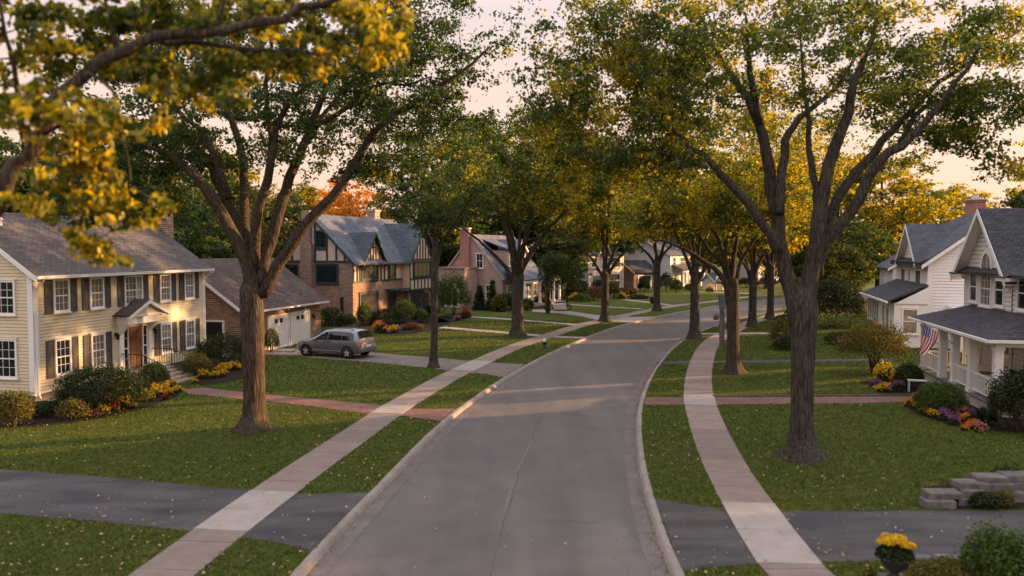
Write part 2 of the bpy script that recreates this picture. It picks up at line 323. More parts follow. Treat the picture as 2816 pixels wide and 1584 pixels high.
# leaves: pts (N,3) centres; returns verts, tris (two triangles folded at the midrib)
def leaf_arrays(rng, P, size, flat=.6, jitter=.3, droop=.3, wide=.62):
    N = len(P)
    nrm = rng.normal(size=(N, 3)); nrm[:, 2] = np.abs(nrm[:, 2]) * .8 + flat; nrm /= np.linalg.norm(nrm, axis=1)[:, None]
    d = rng.normal(size=(N, 3)); d[:, 2] -= droop; d -= nrm * (d * nrm).sum(1)[:, None]; d /= np.linalg.norm(d, axis=1)[:, None] + 1e-9
    w = np.cross(nrm, d); s = size * (1 + jitter * rng.uniform(-1, 1, N))[:, None]
    a = P - d * s * .5; t = P + d * s * .5; up = nrm * s * .13
    l = P + w * s * wide * .5 + up - d * s * .08; r = P - w * s * wide * .5 + up - d * s * .08
    V = np.stack([a, l, t, r], 1).reshape(-1, 3); i = np.arange(N)[:, None] * 4
    F = np.concatenate([i + [0, 2, 1], i + [0, 3, 2]], 1).reshape(-1, 3)
    return V, F
# ------------------------------------------------------------------ ground, road, kerbs, pavements
def smooth(pts, step):
    P = [Vector((p[0], p[1], 0)) for p in pts]; out = []
    for i in range(len(P) - 1):
        p0, p1, p2, p3 = P[max(i - 1, 0)], P[i], P[i + 1], P[min(i + 2, len(P) - 1)]
        n = max(2, int((p2 - p1).length / step))
        for k in range(n):
            t = k / n
            out.append(.5 * ((2 * p1) + (p2 - p0) * t + (2 * p0 - 5 * p1 + 4 * p2 - p3) * t * t + (3 * p1 - p0 - 3 * p2 + p3) * t ** 3))
    out.append(P[-1]); return out
def relax(P, it=3):
    for _ in range(it):
        P = [P[0]] + [(P[i - 1] + P[i] * 2 + P[i + 1]) / 4 for i in range(1, len(P) - 1)] + [P[-1]]
    return P
def offset(P, d):
    out = []
    for i, p in enumerate(P):
        t = (P[min(i + 1, len(P) - 1)] - P[max(i - 1, 0)]).normalized(); out.append(p + Vector((t.y, -t.x, 0)) * d)
    return out
def px(l): return [G(*p) for p in l]
KL = px([(801, 1582), (844, 1525), (1028, 1344), (1164, 1202), (1257, 1122), (1299, 1095), (1371, 1046), (1445, 1004), (1522, 965), (1599, 932), (1671, 905), (1733, 887), (1830, 864), (1922, 849), (1979, 839), (2059, 828), (2148, 820)])
KL = [Vector((-6.9, -12, 0)), Vector((-5.9, 0, 0))] + KL + [Vector((44, 111, 0)), Vector((62, 121, 0)), Vector((100, 132, 0)), Vector((170, 140, 0))]
KR = px([(1873, 1582), (1823, 1432), (1791, 1350), (1771, 1262), (1763, 1164), (1766, 1118), (1785, 1056), (1822, 993), (1861, 951), (1895, 929), (1929, 911), (1977, 895), (2026, 880), (2079, 866), (2126, 856), (2157, 850)])
KR = [Vector((4.6, -12, 0)), Vector((4.1, 0, 0))] + KR + [Vector((38, 93, 0)), Vector((60, 106.5, 0)), Vector((100, 119, 0)), Vector((170, 128, 0))]
KL = relax(smooth(KL, .8), 12); KR = relax(smooth(KR, .8), 12)
def strip(mb, A, B, za, zb):
    n = min(len(A), len(B))
    for i in range(n - 1):
        mb.quad((A[i].x, A[i].y, za), (B[i].x, B[i].y, zb), (B[i + 1].x, B[i + 1].y, zb), (A[i + 1].x, A[i + 1].y, za))
ZR = -.125
def kerb(P, sgn, name_k, name_g):
    a, b, c, d, e = P, offset(P, .13 * sgn), offset(P, .17 * sgn), offset(P, .22 * sgn), offset(P, .62 * sgn)
    k = MB()
    z = Vector((0, 0, 1))
    def st(mb, A, B, za, zb): strip(mb, A, B, za, zb) if sgn < 0 else strip(mb, B, A, zb, za)
    st(k, a, b, .012, .012); st(k, b, c, .012, -.02); st(k, c, d, -.02, -.115); st(k, offset(P, 0), a, -.2, .012)
    o = structure(name_k, k, 'kerb_concrete', smooth=False)
    g = MB(); st(g, d, e, -.116, ZR + .006); structure(name_g, g, 'gutter_concrete')
    return e
EL = kerb(KL, 1, 'kerb_left', 'gutter_left'); ER = kerb(KR, -1, 'kerb_right', 'gutter_right')
def poly_mesh(name, loop, z, mat, kind='structure'):
    tri = geometry.tessellate_polygon([[Vector((p[0], p[1], 0)) for p in loop]])
    mb = MB(); mb.v = [(p[0], p[1], z) for p in loop]
    for t in tri:
        a, b, c = (Vector(mb.v[i]) for i in t)
        mb.f.append(t if (b - a).cross(c - a).z > 0 else t[::-1])
    o = mb.build(name, mat); o['kind'] = kind; return o
g0 = MB(); g0.quad((-700, -60, -.25), (700, -60, -.25), (700, 900, -.25), (-700, 900, -.25)); structure('ground', g0, 'soil')
poly_mesh('road', EL + ER[::-1], ZR, 'asphalt')
poly_mesh('lawn_left', KL + [Vector((600, 200, 0)), Vector((600, 800, 0)), Vector((-600, 800, 0)), Vector((-600, -12, 0))], 0, 'lawn')
poly_mesh('lawn_right', KR + [Vector((600, 190, 0)), Vector((600, -12, 0))], 0, 'lawn')

def resample(P, step):
    out = [P[0]]; acc = 0
    for a, b in zip(P, P[1:]):
        L = (b - a).length; d = step - acc
        while d <= L:
            out.append(a + (b - a) * (d / L)); d += step
        acc = L - (d - step)
    return out
def pavement(name, P, w, step, mat, z=.016, gap=.012, seed=0):
    P = resample(P, step); A = offset(P, -w / 2); B = offset(P, w / 2); mb = MB(); rng = np.random.default_rng(seed)
    for i in range(len(P) - 1):
        d = (P[i + 1] - P[i]).normalized() * gap; h = z + rng.uniform(-.003, .003)
        a, b, c, e = A[i] + d, B[i] + d, B[i + 1] - d, A[i + 1] - d
        mb.hexa([(a.x, a.y, -.1), (b.x, b.y, -.1), (c.x, c.y, -.1), (e.x, e.y, -.1), (a.x, a.y, h), (b.x, b.y, h), (c.x, c.y, h), (e.x, e.y, h)])
    return structure(name, mb, mat)
PL = px([(355, 1582), (522, 1462), (689, 1350), (820, 1262), (935, 1191), (1011, 1139), (1055, 1112), (1100, 1090), (1187, 1041), (1239, 1018), (1299, 991), (1373, 959), (1470, 927), (1592, 890), (1651, 877), (1774, 852), (1848, 839), (1901, 834), (1976, 825), (2059, 814), (2146, 810)])
PL = [Vector((-8.9, 2, 0))] + PL + [Vector((47, 119, 0)), Vector((75, 133, 0)), Vector((120, 144, 0))]
PL = offset(relax(smooth(PL, .7), 10), .66)
PR = px([(2191, 1582), (2166, 1547), (2070, 1405), (2000, 1294), (1954, 1194), (1926, 1115), (1919, 1071), (1922, 1028), (1928, 1000), (1931, 991), (1943, 960), (1963, 937), (1990, 921), (2027, 904), (2064, 886), (2109, 874), (2152, 862)])
PR = [Vector((7.6, 2, 0))] + PR + [Vector((40, 87, 0)), Vector((62, 101, 0)), Vector((100, 113, 0))]
PR = relax(smooth(PR, .7), 10)
pavement('sidewalk_left', PL, 1.3, 1.55, 'concrete', seed=1)
pavement('sidewalk_right', PR, 1.3, 1.4, 'concrete', seed=2)
def flat(name, pixels, mat, z, world=None):
    return poly_mesh(name, world or px(pixels), z, mat)
# pale crossing slabs
def cross_slab(name, P, y0, y1, mat='concrete_pale', n=2):
    Q = [p for p in P if y0 - .6 <= p.y <= y1 + .6]; L = sum((b - a).length for a, b in zip(Q, Q[1:]))
    return pavement(name, Q, 1.32, L / n - .01, mat, .024, .008, 5)
cross_slab('sidewalk_slab_a', PL, G(522, 1462).y, G(746, 1352).y)
cross_slab('sidewalk_slab_b', PL, G(0, 1018).y, G(0, 993).y)
cross_slab('sidewalk_slab_c', PR, G(0, 1545).y, G(0, 1404).y)
cross_slab('sidewalk_slab_d', PR, G(0, 1113).y, G(0, 1092).y)
cross_slab('sidewalk_slab_e', PL, G(0, 1140).y, G(0, 1114).y, 'concrete_far')
# driveways and paths
flat('driveway_near_left', [(-260, 1268), (0, 1291), (300, 1313), (560, 1338), (700, 1349), (840, 1358), (1011, 1355), (1024, 1348), (842, 1528), (847, 1512), (760, 1492), (667, 1479), (519, 1460), (250, 1432), (0, 1413), (-300, 1392)], 'asphalt_drive', .006)
flat('driveway_near_right', [(1838, 1466), (1800, 1374), (1814, 1372), (1900, 1390), (2010, 1404), (2160, 1406), (2500, 1405), (2900, 1404), (2960, 1540), (2560, 1540), (2260, 1546), (2080, 1552), (1960, 1560), (1868, 1574)], 'asphalt_drive', .006)
flat('driveway_van', [(745, 958), (860, 958), (930, 962), (1060, 972), (1100, 976), (1200, 984), (1299, 993), (1348, 997), (1443, 1002), (1390, 1034), (1384, 1038), (1340, 1030), (1296, 1026), (1229, 1019), (1100, 1004), (1020, 996), (930, 990), (860, 985), (800, 975)], 'drive_old', .006)
flat('driveway_cottage', [(1465, 851), (1520, 853), (1570, 856), (1640, 866), (1700, 870), (1740, 872), (1800, 870.5), (1738, 887), (1680, 885), (1650, 882), (1600, 870), (1540, 862), (1462, 857)], 'concrete_far', .007)
flat('brick_path_left', [(500, 1072), (552, 1066), (780, 1090), (1028, 1112), (1130, 1124), (1252, 1125), (1214, 1158), (1110, 1145), (1011, 1138), (780, 1108), (520, 1084)], 'brick_paving', .009)
flat('brick_path_right', [(1772, 1113), (1774, 1092), (1900, 1093), (2200, 1092), (2540, 1090), (2540, 1103), (2400, 1109), (2100, 1112), (1900, 1114)], 'brick_paving', .009)
for i, (pp, w) in enumerate([([(1180, 898), (1240, 902.5), (1410, 916.6), (1485, 923), (1540, 927), (1612, 929)], 1.2), ([(1290, 871), (1400, 878), (1500, 886), (1584, 893)], .9), ([(1560, 837), (1640, 842), (1767, 850)], .8),
                             ([(1716, 824), (1780, 831), (1842, 839)], .9), ([(1905, 802), (1980, 804), (2080, 808), (2140, 808)], 1.6), ([(1812, 998), (1826, 998), (1910, 996.5), (2020, 995), (2250, 992), (2450, 990)], 1.0), ([(1918, 918), (1960, 918), (2040, 917), (2200, 915)], 1.1)]):
    P = smooth(px(pp), .6); mb = MB(); strip(mb, offset(P, -w / 2), offset(P, w / 2), .008, .008)
    structure('garden_path_' + 'abcdefg'[i], mb, 'concrete_far' if i != 5 else 'asphalt_drive')
# garden beds
def bed(name, pixels): return poly_mesh(name, relax(smooth(px(pixels) + px(pixels[:1]), .5), 2)[:-1], .012, 'mulch')
bed('garden_bed_a', [(-80, 1175), (20, 1176), (120, 1172), (230, 1160), (330, 1140), (430, 1112), (500, 1084), (480, 1074), (430, 1062), (330, 1040), (200, 1050), (80, 1090), (-60, 1110)])
bed('garden_bed_b', [(556, 1062), (600, 1056), (660, 1044), (735, 1022), (720, 1000), (660, 985), (560, 1000), (520, 1020), (530, 1050)])
bed('garden_bed_c', [(2560, 1105), (2485, 1112), (2500, 1128), (2560, 1155), (2640, 1176), (2720, 1187), (2830, 1192), (2960, 1190), (2900, 1110), (2760, 1100), (2640, 1092)])
bed('garden_bed_d', [(2365, 1047), (2400, 1042), (2480, 1045), (2540, 1060), (2545, 1078), (2500, 1088), (2440, 1086), (2400, 1068)])
bed('garden_bed_e', [(1010, 905), (1060, 921), (1120, 922), (1180, 908), (1225, 896), (1235, 884), (1180, 872), (1080, 880), (960, 900)])
bed('garden_bed_f', [(1212, 888), (1268, 882), (1290, 872), (1280, 860), (1230, 864), (1190, 880)])
bed('garden_bed_g', [(1330, 853), (1420, 851), (1455, 852), (1500, 846), (1480, 838), (1380, 836), (1310, 846)])
bed('garden_bed_h', [(2540, 1340), (2560, 1398), (2780, 1398), (2900, 1396), (2900, 1330), (2700, 1325)])
# dark edging kerb along the brick path on the right
mb = MB(); P = smooth([G(1960, 1091), G(2200, 1090.5), G(2512, 1088.5)], 1); 
for a, b in zip(P, P[1:]): mb.box(a.x, b.x, a.y, a.y + .09, -.02, .07)
tag(structure('path_edging', mb, 'post_wood'))
# cracks, centre seam and worn yellow paint
def ribbon(mb, P, w, z, rng=None):
    A = offset(P, -w / 2); B = offset(P, w / 2)
    if rng is not None:
        for q in A + B: q += Vector((rng.normal() * w * .3, rng.normal() * w * .3, 0))
    strip(mb, A, B, z, z)
rng = np.random.default_rng(4); mb = MB()
seam = relax(smooth(px([(1346, 1620), (1352, 1560), (1372, 1480), (1394, 1400), (1419, 1316), (1441, 1240), (1475, 1170), (1510, 1110), (1560, 1060), (1620, 1010), (1690, 962), (1770, 925), (1860, 893), (1960, 868), (2100, 843)]), .5), 4)
wob = [p + Vector((rng.normal() * .015, rng.normal() * .02, 0)) for p in seam]
ribbon(mb, wob, .022, ZR + .004, rng)
for pl in ([(1580, 1158), (1600, 1168), (1655, 1176), (1732, 1180)], [(1648, 1290), (1690, 1298), (1742, 1304)], [(1500, 1420), (1560, 1418), (1640, 1424)], [(1635, 1118), (1680, 1112), (1735, 1110)], [(1600, 1000), (1625, 990), (1655, 985)], [(1420, 1086), (1450, 1080), (1482, 1079)],
           [(1560, 962), (1600, 968), (1680, 966)], [(1900, 872), (1950, 866), (1990, 860)], [(1250, 1250), (1300, 1246), (1340, 1252), (1400, 1250)]):
    P = smooth(px(pl), .15); P = [p + Vector((rng.normal() * .03, rng.normal() * .05, 0)) for p in P]; ribbon(mb, P, .022, ZR + .004, rng)
for pl in ([(2640, 1404), (2690, 1440), (2730, 1475), (2760, 1500)], [(120, 1302), (110, 1350), (60, 1410)], [(300, 1318), (340, 1370), (330, 1430)], [(2300, 1406), (2330, 1460), (2310, 1540)]):
    P = smooth(px(pl), .12); P = [p + Vector((rng.normal() * .03, rng.normal() * .03, 0)) for p in P]; ribbon(mb, P, .03, .011, rng)
structure('road_crack', mb, 'tar_crack')
mb = MB()
for a, b in (((1462, 1203), (1421, 1285)), ((1408, 1318), (1388, 1400))):
    P = smooth([G(*a), G((a[0] + b[0]) / 2, (a[1] + b[1]) / 2), G(*b)], .4); ribbon(mb, P, .10, ZR + .005)
structure('road_marking', mb, 'road_paint')

def inside(poly, X, Y):
    c = np.zeros(len(X), bool); n = len(poly); j = n - 1
    for i in range(n):
        xi, yi, xj, yj = poly[i][0], poly[i][1], poly[j][0], poly[j][1]
        m = ((yi > Y) != (yj > Y)) & (X < (xj - xi) * (Y - yi) / (yj - yi + 1e-12) + xi); c ^= m; j = i
    return c
def paved(X, Y):
    m = inside(EL + ER[::-1], X, Y) | inside([tuple(v) for v in KL] + [tuple(v) for v in KR[::-1]], X, Y)
    for nm in list(bpy.data.objects):
        if nm.name.startswith(('driveway', 'brick_path', 'garden_bed')):
            m |= inside(PAVE[nm.name], X, Y)
    for P, w in ((PL, .66), (PR, .66)): m |= inside(offset(P, -w) + offset(P, w)[::-1], X, Y)
    for P in PATHS: m |= inside(P, X, Y)
    return m
PAVE = {o.name: [tuple(v.co) for v in o.data.vertices] for o in bpy.data.objects if o.name.startswith(('driveway', 'brick_path', 'garden_bed'))}
PATHS = []
for o in bpy.data.objects:
    if o.name.startswith('garden_path'):
        vs = [tuple(v.co) for v in o.data.vertices]; A = [vs[i] for i in range(0, len(vs), 4)] + [vs[-1]]; B = [vs[i + 1] for i in range(0, len(vs), 4)] + [vs[-2]]
        PATHS.append(A + B[::-1])
# short grass on the lawns the photograph sees close up (tufts), and fallen leaves
def lawn_points(n, rng, y0, y1, power=1.0):
    # uniform in the view fan, denser towards the camera
    Y = y0 + (y1 - y0) * rng.uniform(0, 1, n) ** power; X = rng.uniform(-.72, .72, n) * Y
    return X, Y
rng = np.random.default_rng(11)
X, Y = lawn_points(200000, rng, 14, 72, 1.25); k = ~paved(X, Y)
for n_, (bx_, by_, br_) in enumerate(((698, 1182, 1.0), (2203, 1257, 1.05), (2017, 1026, .8), (1192, 1011, .5), (1424, 925, .9))):
    c_ = G(bx_, by_); an_ = np.arctan2(Y - c_.y, X - c_.x); d_ = np.hypot(X - c_.x, Y - c_.y); k &= ~((d_ < br_ * (.8 + .18 * np.sin(3 * an_ + n_) + .12 * np.sin(7 * an_))) & (rng.uniform(size=len(X)) < .8))
    poly_mesh('bare_soil_' + 'abcde'[n_], [(c_.x + math.cos(a_) * br_ * (.78 + .18 * math.sin(3 * a_ + n_) + .12 * math.sin(7 * a_)), c_.y + math.sin(a_) * br_ * (.78 + .18 * math.sin(3 * a_ + n_) + .12 * math.sin(7 * a_))) for a_ in [i * math.pi / 20 for i in range(40)]], .005, 'soil')
X, Y = X[k], Y[k]
N = len(X); B = np.stack([X, Y, np.zeros(N)], 1); V = []; sc = .75 + .012 * Y
for j in range(2):
    an = rng.uniform(0, 6.28, N); w = .016 * sc; h = rng.uniform(.035, .075, N) * sc; ln = rng.normal(size=(N, 2)) * .035 * sc[:, None]
    off = rng.normal(size=(N, 2)) * .03; dx, dy = np.cos(an) * w, np.sin(an) * w
    bx, by = B[:, 0] + off[:, 0], B[:, 1] + off[:, 1]
    V.append(np.stack([np.stack([bx - dx, by - dy, B[:, 2]], 1), np.stack([bx + dx, by + dy, B[:, 2]], 1), np.stack([bx + ln[:, 0], by + ln[:, 1], h], 1)], 1).reshape(-1, 3))
V = np.concatenate(V); tag(np_mesh('grass', V, np.arange(len(V)).reshape(-1, 3), 'grass_blade'), 'short mown grass of the front lawns', 'grass', kind='stuff')
def litter(name, X, Y, Z, size, mat, label, flat=2.0):
    P = np.stack([X, Y, Z], 1); Vv, F = leaf_arrays(rng, P, size, flat, .4, 0, .75)
    tag(np_mesh(name, Vv, F, mat), label, 'leaves', kind='stuff')
X, Y = lawn_points(13000, rng, 14.5, 75, 1.35); dr = inside(PAVE['driveway_near_left'], X, Y) | inside(PAVE['driveway_near_right'], X, Y); m = ~paved(X, Y) | (rng.uniform(size=len(X)) < np.where(dr, .55, .05)); size_ = .075
clus = np.sin(X * .55 + 1.3) * np.sin(Y * .42) + .8 * np.sin(X * 1.7 + Y * .9); lawnR = (X > 9) | (X < -11)
keep = m & (rng.uniform(size=len(X)) < np.where(lawnR, .24, .62) * (1 + .45 * clus)); X, Y = X[keep], Y[keep]
litter('fallen_leaves', X, Y, np.where(inside([tuple(v) for v in KL] + [tuple(v) for v in KR[::-1]], X, Y), ZR + .03, .055), .066, 'litter_leaf', 'pale dry leaves scattered over the lawns and drives')
GX, GY, GZ = [], [], []
for P, E in ((KL, 1), (KR, -1)):
    Q = resample([p for p in P if 12 < p.y < 95], .05); n = len(Q)
    for rep in range(2):
        d = np.abs(rng.normal(.24, .10, n)) * E; keepers = rng.uniform(size=n) < np.clip(.28 + .3 * np.sin(np.arange(n) * .013 + rep), .04, 1) * (1.0 if E < 0 else .5)
        for i in np.nonzero(keepers)[0]:
            t = (Q[min(i + 1, n - 1)] - Q[max(i - 1, 0)]).normalized(); q = Q[i] + Vector((t.y, -t.x, 0)) * d[i]; GX.append(q.x); GY.append(q.y); GZ.append(-.10)
litter('gutter_leaves', np.array(GX), np.array(GY), np.array(GZ), .055, 'litter_brown', 'brown leaf debris lying along both gutters')
# ------------------------------------------------------------------ trees
def limb(pts, n=10, wob=.05, rng=None):
    P = [Vector(p) for p in pts]; out = []
    for i in range(len(P) - 1):
        p0, p1, p2, p3 = P[max(i - 1, 0)], P[i], P[i + 1], P[min(i + 2, len(P) - 1)]
        k = max(2, int((p2 - p1).length / .45))
        for j in range(k):
            t = j / k; out.append(.5 * ((2 * p1) + (p2 - p0) * t + (2 * p0 - 5 * p1 + 4 * p2 - p3) * t * t + (3 * p1 - p0 - 3 * p2 + p3) * t ** 3))
    out.append(P[-1])
    if rng is not None:
        for q in out[1:-1]: q += Vector(rng.normal(size=3) * wob)
    return out
def build_tree(name, label, cat, base, trunk, limbs, crown, nclump, per, leaf, lmat, bark='bark_grey', seed=0, group=None, clump_r=.75, flat=.6, sides=10, zmin=None, extra=None, keep=None, link_r=.05, droop=.3, twig_min=.012, tap=.8, lim=1.0):
    """trunk: [(x,y,z,r)...] relative to base; limbs: [([(x,y,z)...], r0, r1)...]; crown: list of (cx,cy,cz,rx,ry,rz,weight)"""
    rng = np.random.default_rng(seed); root = thing(name, label, cat, base, 0, group)
    mb = MB(); tp = [Vector(t[:3]) for t in trunk]
    tpts = limb(tp, rng=None); L = [0]
    for a, b in zip(tp, tp[1:]): L.append(L[-1] + (b - a).length)
    tr = []; acc = 0
    for i, p in enumerate(tpts):
        if i: acc += (p - tpts[i - 1]).length
        tr.append(float(np.interp(acc / L[-1] * L[-1], L, [t[3] for t in trunk])))
    fl = [max(0, .42 * (1 - p.z / .75)) for p in tpts]
    mb.tube(tpts, tr, sides * 2, True, .06, rng, fl)
    nodes, nrad, nz = [], [], []
    for pts, r0, r1 in limbs:
        q = limb(pts, rng=rng, wob=.03); n = len(q); rr = [r0 + (r1 - r0) * (i / (n - 1)) ** tap for i in range(n)]
        mb.tube(q, [x * lim for x in rr], sides, True, .05, rng)
        for i in range(max(1, int(n * .22)), n): nodes.append(q[i]); nrad.append(rr[i])
    NP = np.array([list(p) for p in nodes]); NR = np.array(nrad)
    # clump centres
    W = np.array([c[6] for c in crown], float); W /= W.sum(); C = []
    tries = 0
    while len(C) < nclump and tries < nclump * 60:
        tries += 1
        c = crown[rng.choice(len(crown), p=W)]; d = rng.normal(size=3); d /= np.linalg.norm(d); r = rng.uniform(.25, 1) ** .55
        p = np.array(c[:3]) + d * r * np.array(c[3:6])
        if zmin is not None and p[2] < zmin: continue
        if keep is not None and not keep(p): continue
        C.append(p)
    if extra: C += [np.array(e, float) for e in extra]
    C = np.array(C)
    order = np.argsort(((C[:, None, :] - NP[None, ::4, :]) ** 2).sum(2).min(1))
    P = []
    for ci in order:
        c = C[ci]; dv = c - NP; dist = np.sqrt((dv ** 2).sum(1)) + np.maximum(0, NP[:, 2] - c[2]) * 1.2
        j = int(dist.argmin()); a = Vector(NP[j]); b = Vector(c); d = (b - a).length
        if d > .25:
            mid = a.lerp(b, .5) + Vector(rng.normal(size=3) * d * .10) + Vector((0, 0, -.06 * d if b.z >= a.z else .10 * d))
            k = max(2, int(d / .6)); q = [a * (1 - t) ** 2 + mid * 2 * t * (1 - t) + b * t * t for t in [i / k for i in range(k + 1)]]
            r0 = min(NR[j] * .6, .012 + link_r * d * .5); r0 = max(r0, twig_min)
            rr = [r0 + (twig_min * .6 - r0) * (i / k) for i in range(k + 1)]
            mb.tube(q, rr, 5, False)
            NP = np.concatenate([NP, np.array([list(x) for x in q[1:]])]); NR = np.concatenate([NR, np.array(rr[1:])])
            # leaves also dress the outer half of the twig
            m = int(per * .35); t = rng.uniform(.45, 1, m); i0 = np.array([list(x) for x in q]); idx = t * k; lo = np.minimum(idx.astype(int), k - 1); fr = (idx - lo)[:, None]
            P.append(i0[lo] * (1 - fr) + i0[lo + 1] * fr + rng.normal(size=(m, 3)) * np.array([.28, .28, .2]) * clump_r)
        m = int(per * rng.uniform(.5, 1.4)); s = clump_r * rng.uniform(.6, 1.15)
        # a clump is a few small sprays, each a flattened tuft
        ns = max(2, int(m / 14)); sc = c + rng.normal(size=(ns, 3)) * np.array([s, s, s * .62]) * .62
        w = rng.integers(0, ns, m); P.append(sc[w] + rng.normal(size=(m, 3)) * np.array([.24, .24, .13]) * clump_r)
    P = np.concatenate(P)
    mb.build('trunk', bark, root, smooth=True, uv=False)
    V, F = leaf_arrays(rng, P, leaf, flat, .35, droop); np_mesh('crown', V, F, lmat, root)
    return root
def vase(rng, fork, H, spread, n=6, r=.2, lean=(0, 0), r1=.03, low=False):
    out = []; a0 = rng.uniform(0, 6.28)
    for i in range(n):
        a = a0 + i * 2 * math.pi / n + rng.uniform(-.35, .35); inner = (i % 3 == 2); s = spread * (rng.uniform(.28, .5) if inner else rng.uniform(.75, 1.05)); h = H * (rng.uniform(.9, 1.0) if inner else rng.uniform(.62, .85))
        if low and i % 3 == 0: h = fork + (H - fork) * .4
        x, y = math.cos(a), math.sin(a); st = fork - .4 + rng.uniform(-.2, .5)
        pts = [(0, 0, st - .5), (x * s * .12, y * s * .12, st + (h - st) * .16), (x * s * .36 + lean[0] * .3, y * s * .36 + lean[1] * .3, st + (h - st) * .46), (x * s * .68 + lean[0] * .7, y * s * .68 + lean[1] * .7, st + (h - st) * .76), (x * s + lean[0], y * s + lean[1], h)]
        out.append((pts, r * rng.uniform(.75, 1.1), r1))
    return out
def pxlimb(base, depth, l, slope=0.0, conv=lambda x, y: (x, y)):
    """pixel polyline -> points relative to base at the tree's own distance, swinging away by slope metres per metre climbed"""
    out = []; z0 = None
    for x, y in l:
        X, Yp = conv(x, y); p = AT(X, Yp, depth)
        if z0 is None: z0 = p.z
        dd = depth + slope * (p.z - z0); p = AT(X, Yp, dd); out.append((p.x - base.x, p.y - base.y, p.z))
    return out

# --- the big maple on the left lawn
b = G(698, 1182); d0 = b.y; cv = lambda x, y: (300 + .4556 * x, 100 + .4556 * y)
L = lambda l, s=0.0: pxlimb(b, d0, l, s, cv)
limbs = [(L([(880, 1560), (830, 1380), (750, 1180), (640, 1000), (540, 860), (450, 780), (370, 710), (250, 660), (60, 610)], -.2), .30, .05),
         (L([(880, 1500), (850, 1300), (780, 1130), (690, 950), (620, 780), (560, 690), (430, 600), (280, 610), (120, 580)], .35), .27, .04),
         (L([(720, 980), (650, 780), (590, 620), (450, 480), (360, 380), (260, 340)], .25), .16, .03),
         (L([(860, 1330), (820, 1160), (815, 900), (805, 720), (760, 560), (700, 350), (640, 120), (600, -200)], .5), .22, .04),
         (L([(880, 1420), (870, 1250), (900, 1050), (950, 860), (985, 700), (1010, 560), (1100, 370), (1290, 230), (1440, 150)], -.35), .24, .04),
         (L([(985, 700), (960, 480), (950, 300), (970, 60), (980, -250)], -.3), .13, .03),
         (L([(900, 1500), (930, 1380), (1020, 1080), (1060, 930), (1130, 760), (1190, 600), (1250, 460), (1330, 270), (1400, 60), (1450, -250)], .2), .29, .05),
         (L([(1230, 540), (1370, 480), (1540, 330), (1660, 290), (1800, 290), (1950, 240)], .1), .12, .025),
         (L([(1150, 720), (1290, 480), (1420, 330), (1530, 180), (1650, 20)], .4), .12, .025),
         (L([(920, 1560), (1000, 1420), (1170, 1160), (1330, 980), (1450, 820), (1560, 650), (1680, 510), (1900, 370), (2050, 260), (2190, 170), (2300, 60)], -.1), .27, .04)]
build_tree('maple_tree', 'broad maple with six spreading limbs on the lawn before the cream house', 'tree', b,
           [(0, 0, -.1, .60), (0, 0, .1, .50), (.02, 0, .4, .425), (.03, 0, 1.1, .385), (.02, 0, 3.0, .375), (.0, 0, 4.3, .42), (0, 0, 5.0, .39), (.02, 0, 5.6, .22)], limbs,
           [(.4, .6, 11.6, 7.4, 5.6, 3.9, 1.0), (-4.0, .5, 9.3, 3.6, 3.6, 1.6, .32), (4.6, .3, 11.0, 4.4, 3.4, 3.2, .30), (3.2, .6, 9.0, 1.6, 2.0, .8, .05), (-5.6, 0, 8.2, 2.2, 2, .8, .07)], 480, 108, .132, 'maple_leaf_green', 'bark_warm', 5, 'street maples along the road', .58, .1, 12, 7.3, tap=1.2, lim=.84,
           extra=[(7.7 + dx, dy, z) for dx, dy, z in ((-.9, .6, 12.2), (0, 0, 12.8), (.8, -.5, 13.3), (1.4, .4, 13.9), (-.4, -.8, 13.2), (.4, .9, 14.2), (-1.4, 0, 13.6), (-2, .5, 12.4), (-1.6, -.6, 11.6), (1.9, 0, 14.6), (-2.4, -.3, 13.0), (-2.8, .4, 11.4), (-3.4, 0, 10.4), (-4.0, .4, 9.5))] + [(x_, y_, z_) for x_, y_, z_ in zip(np.random.default_rng(1).uniform(4.2, 7.7, 34), np.random.default_rng(2).uniform(-1.5, 2, 34), np.random.default_rng(3).uniform(12.6, 15.8, 34))],
           keep=lambda p: p[2] < 15.5 and not (-3.0 < p[0] < 2.6 and p[2] < 9.6 + .35 * (p[1] < -.5)) and not (p[1] < -2.2 and p[2] < 11 and p[0] > -4) and not (2.4 < p[0] < 4.7 and p[2] < 9.0))
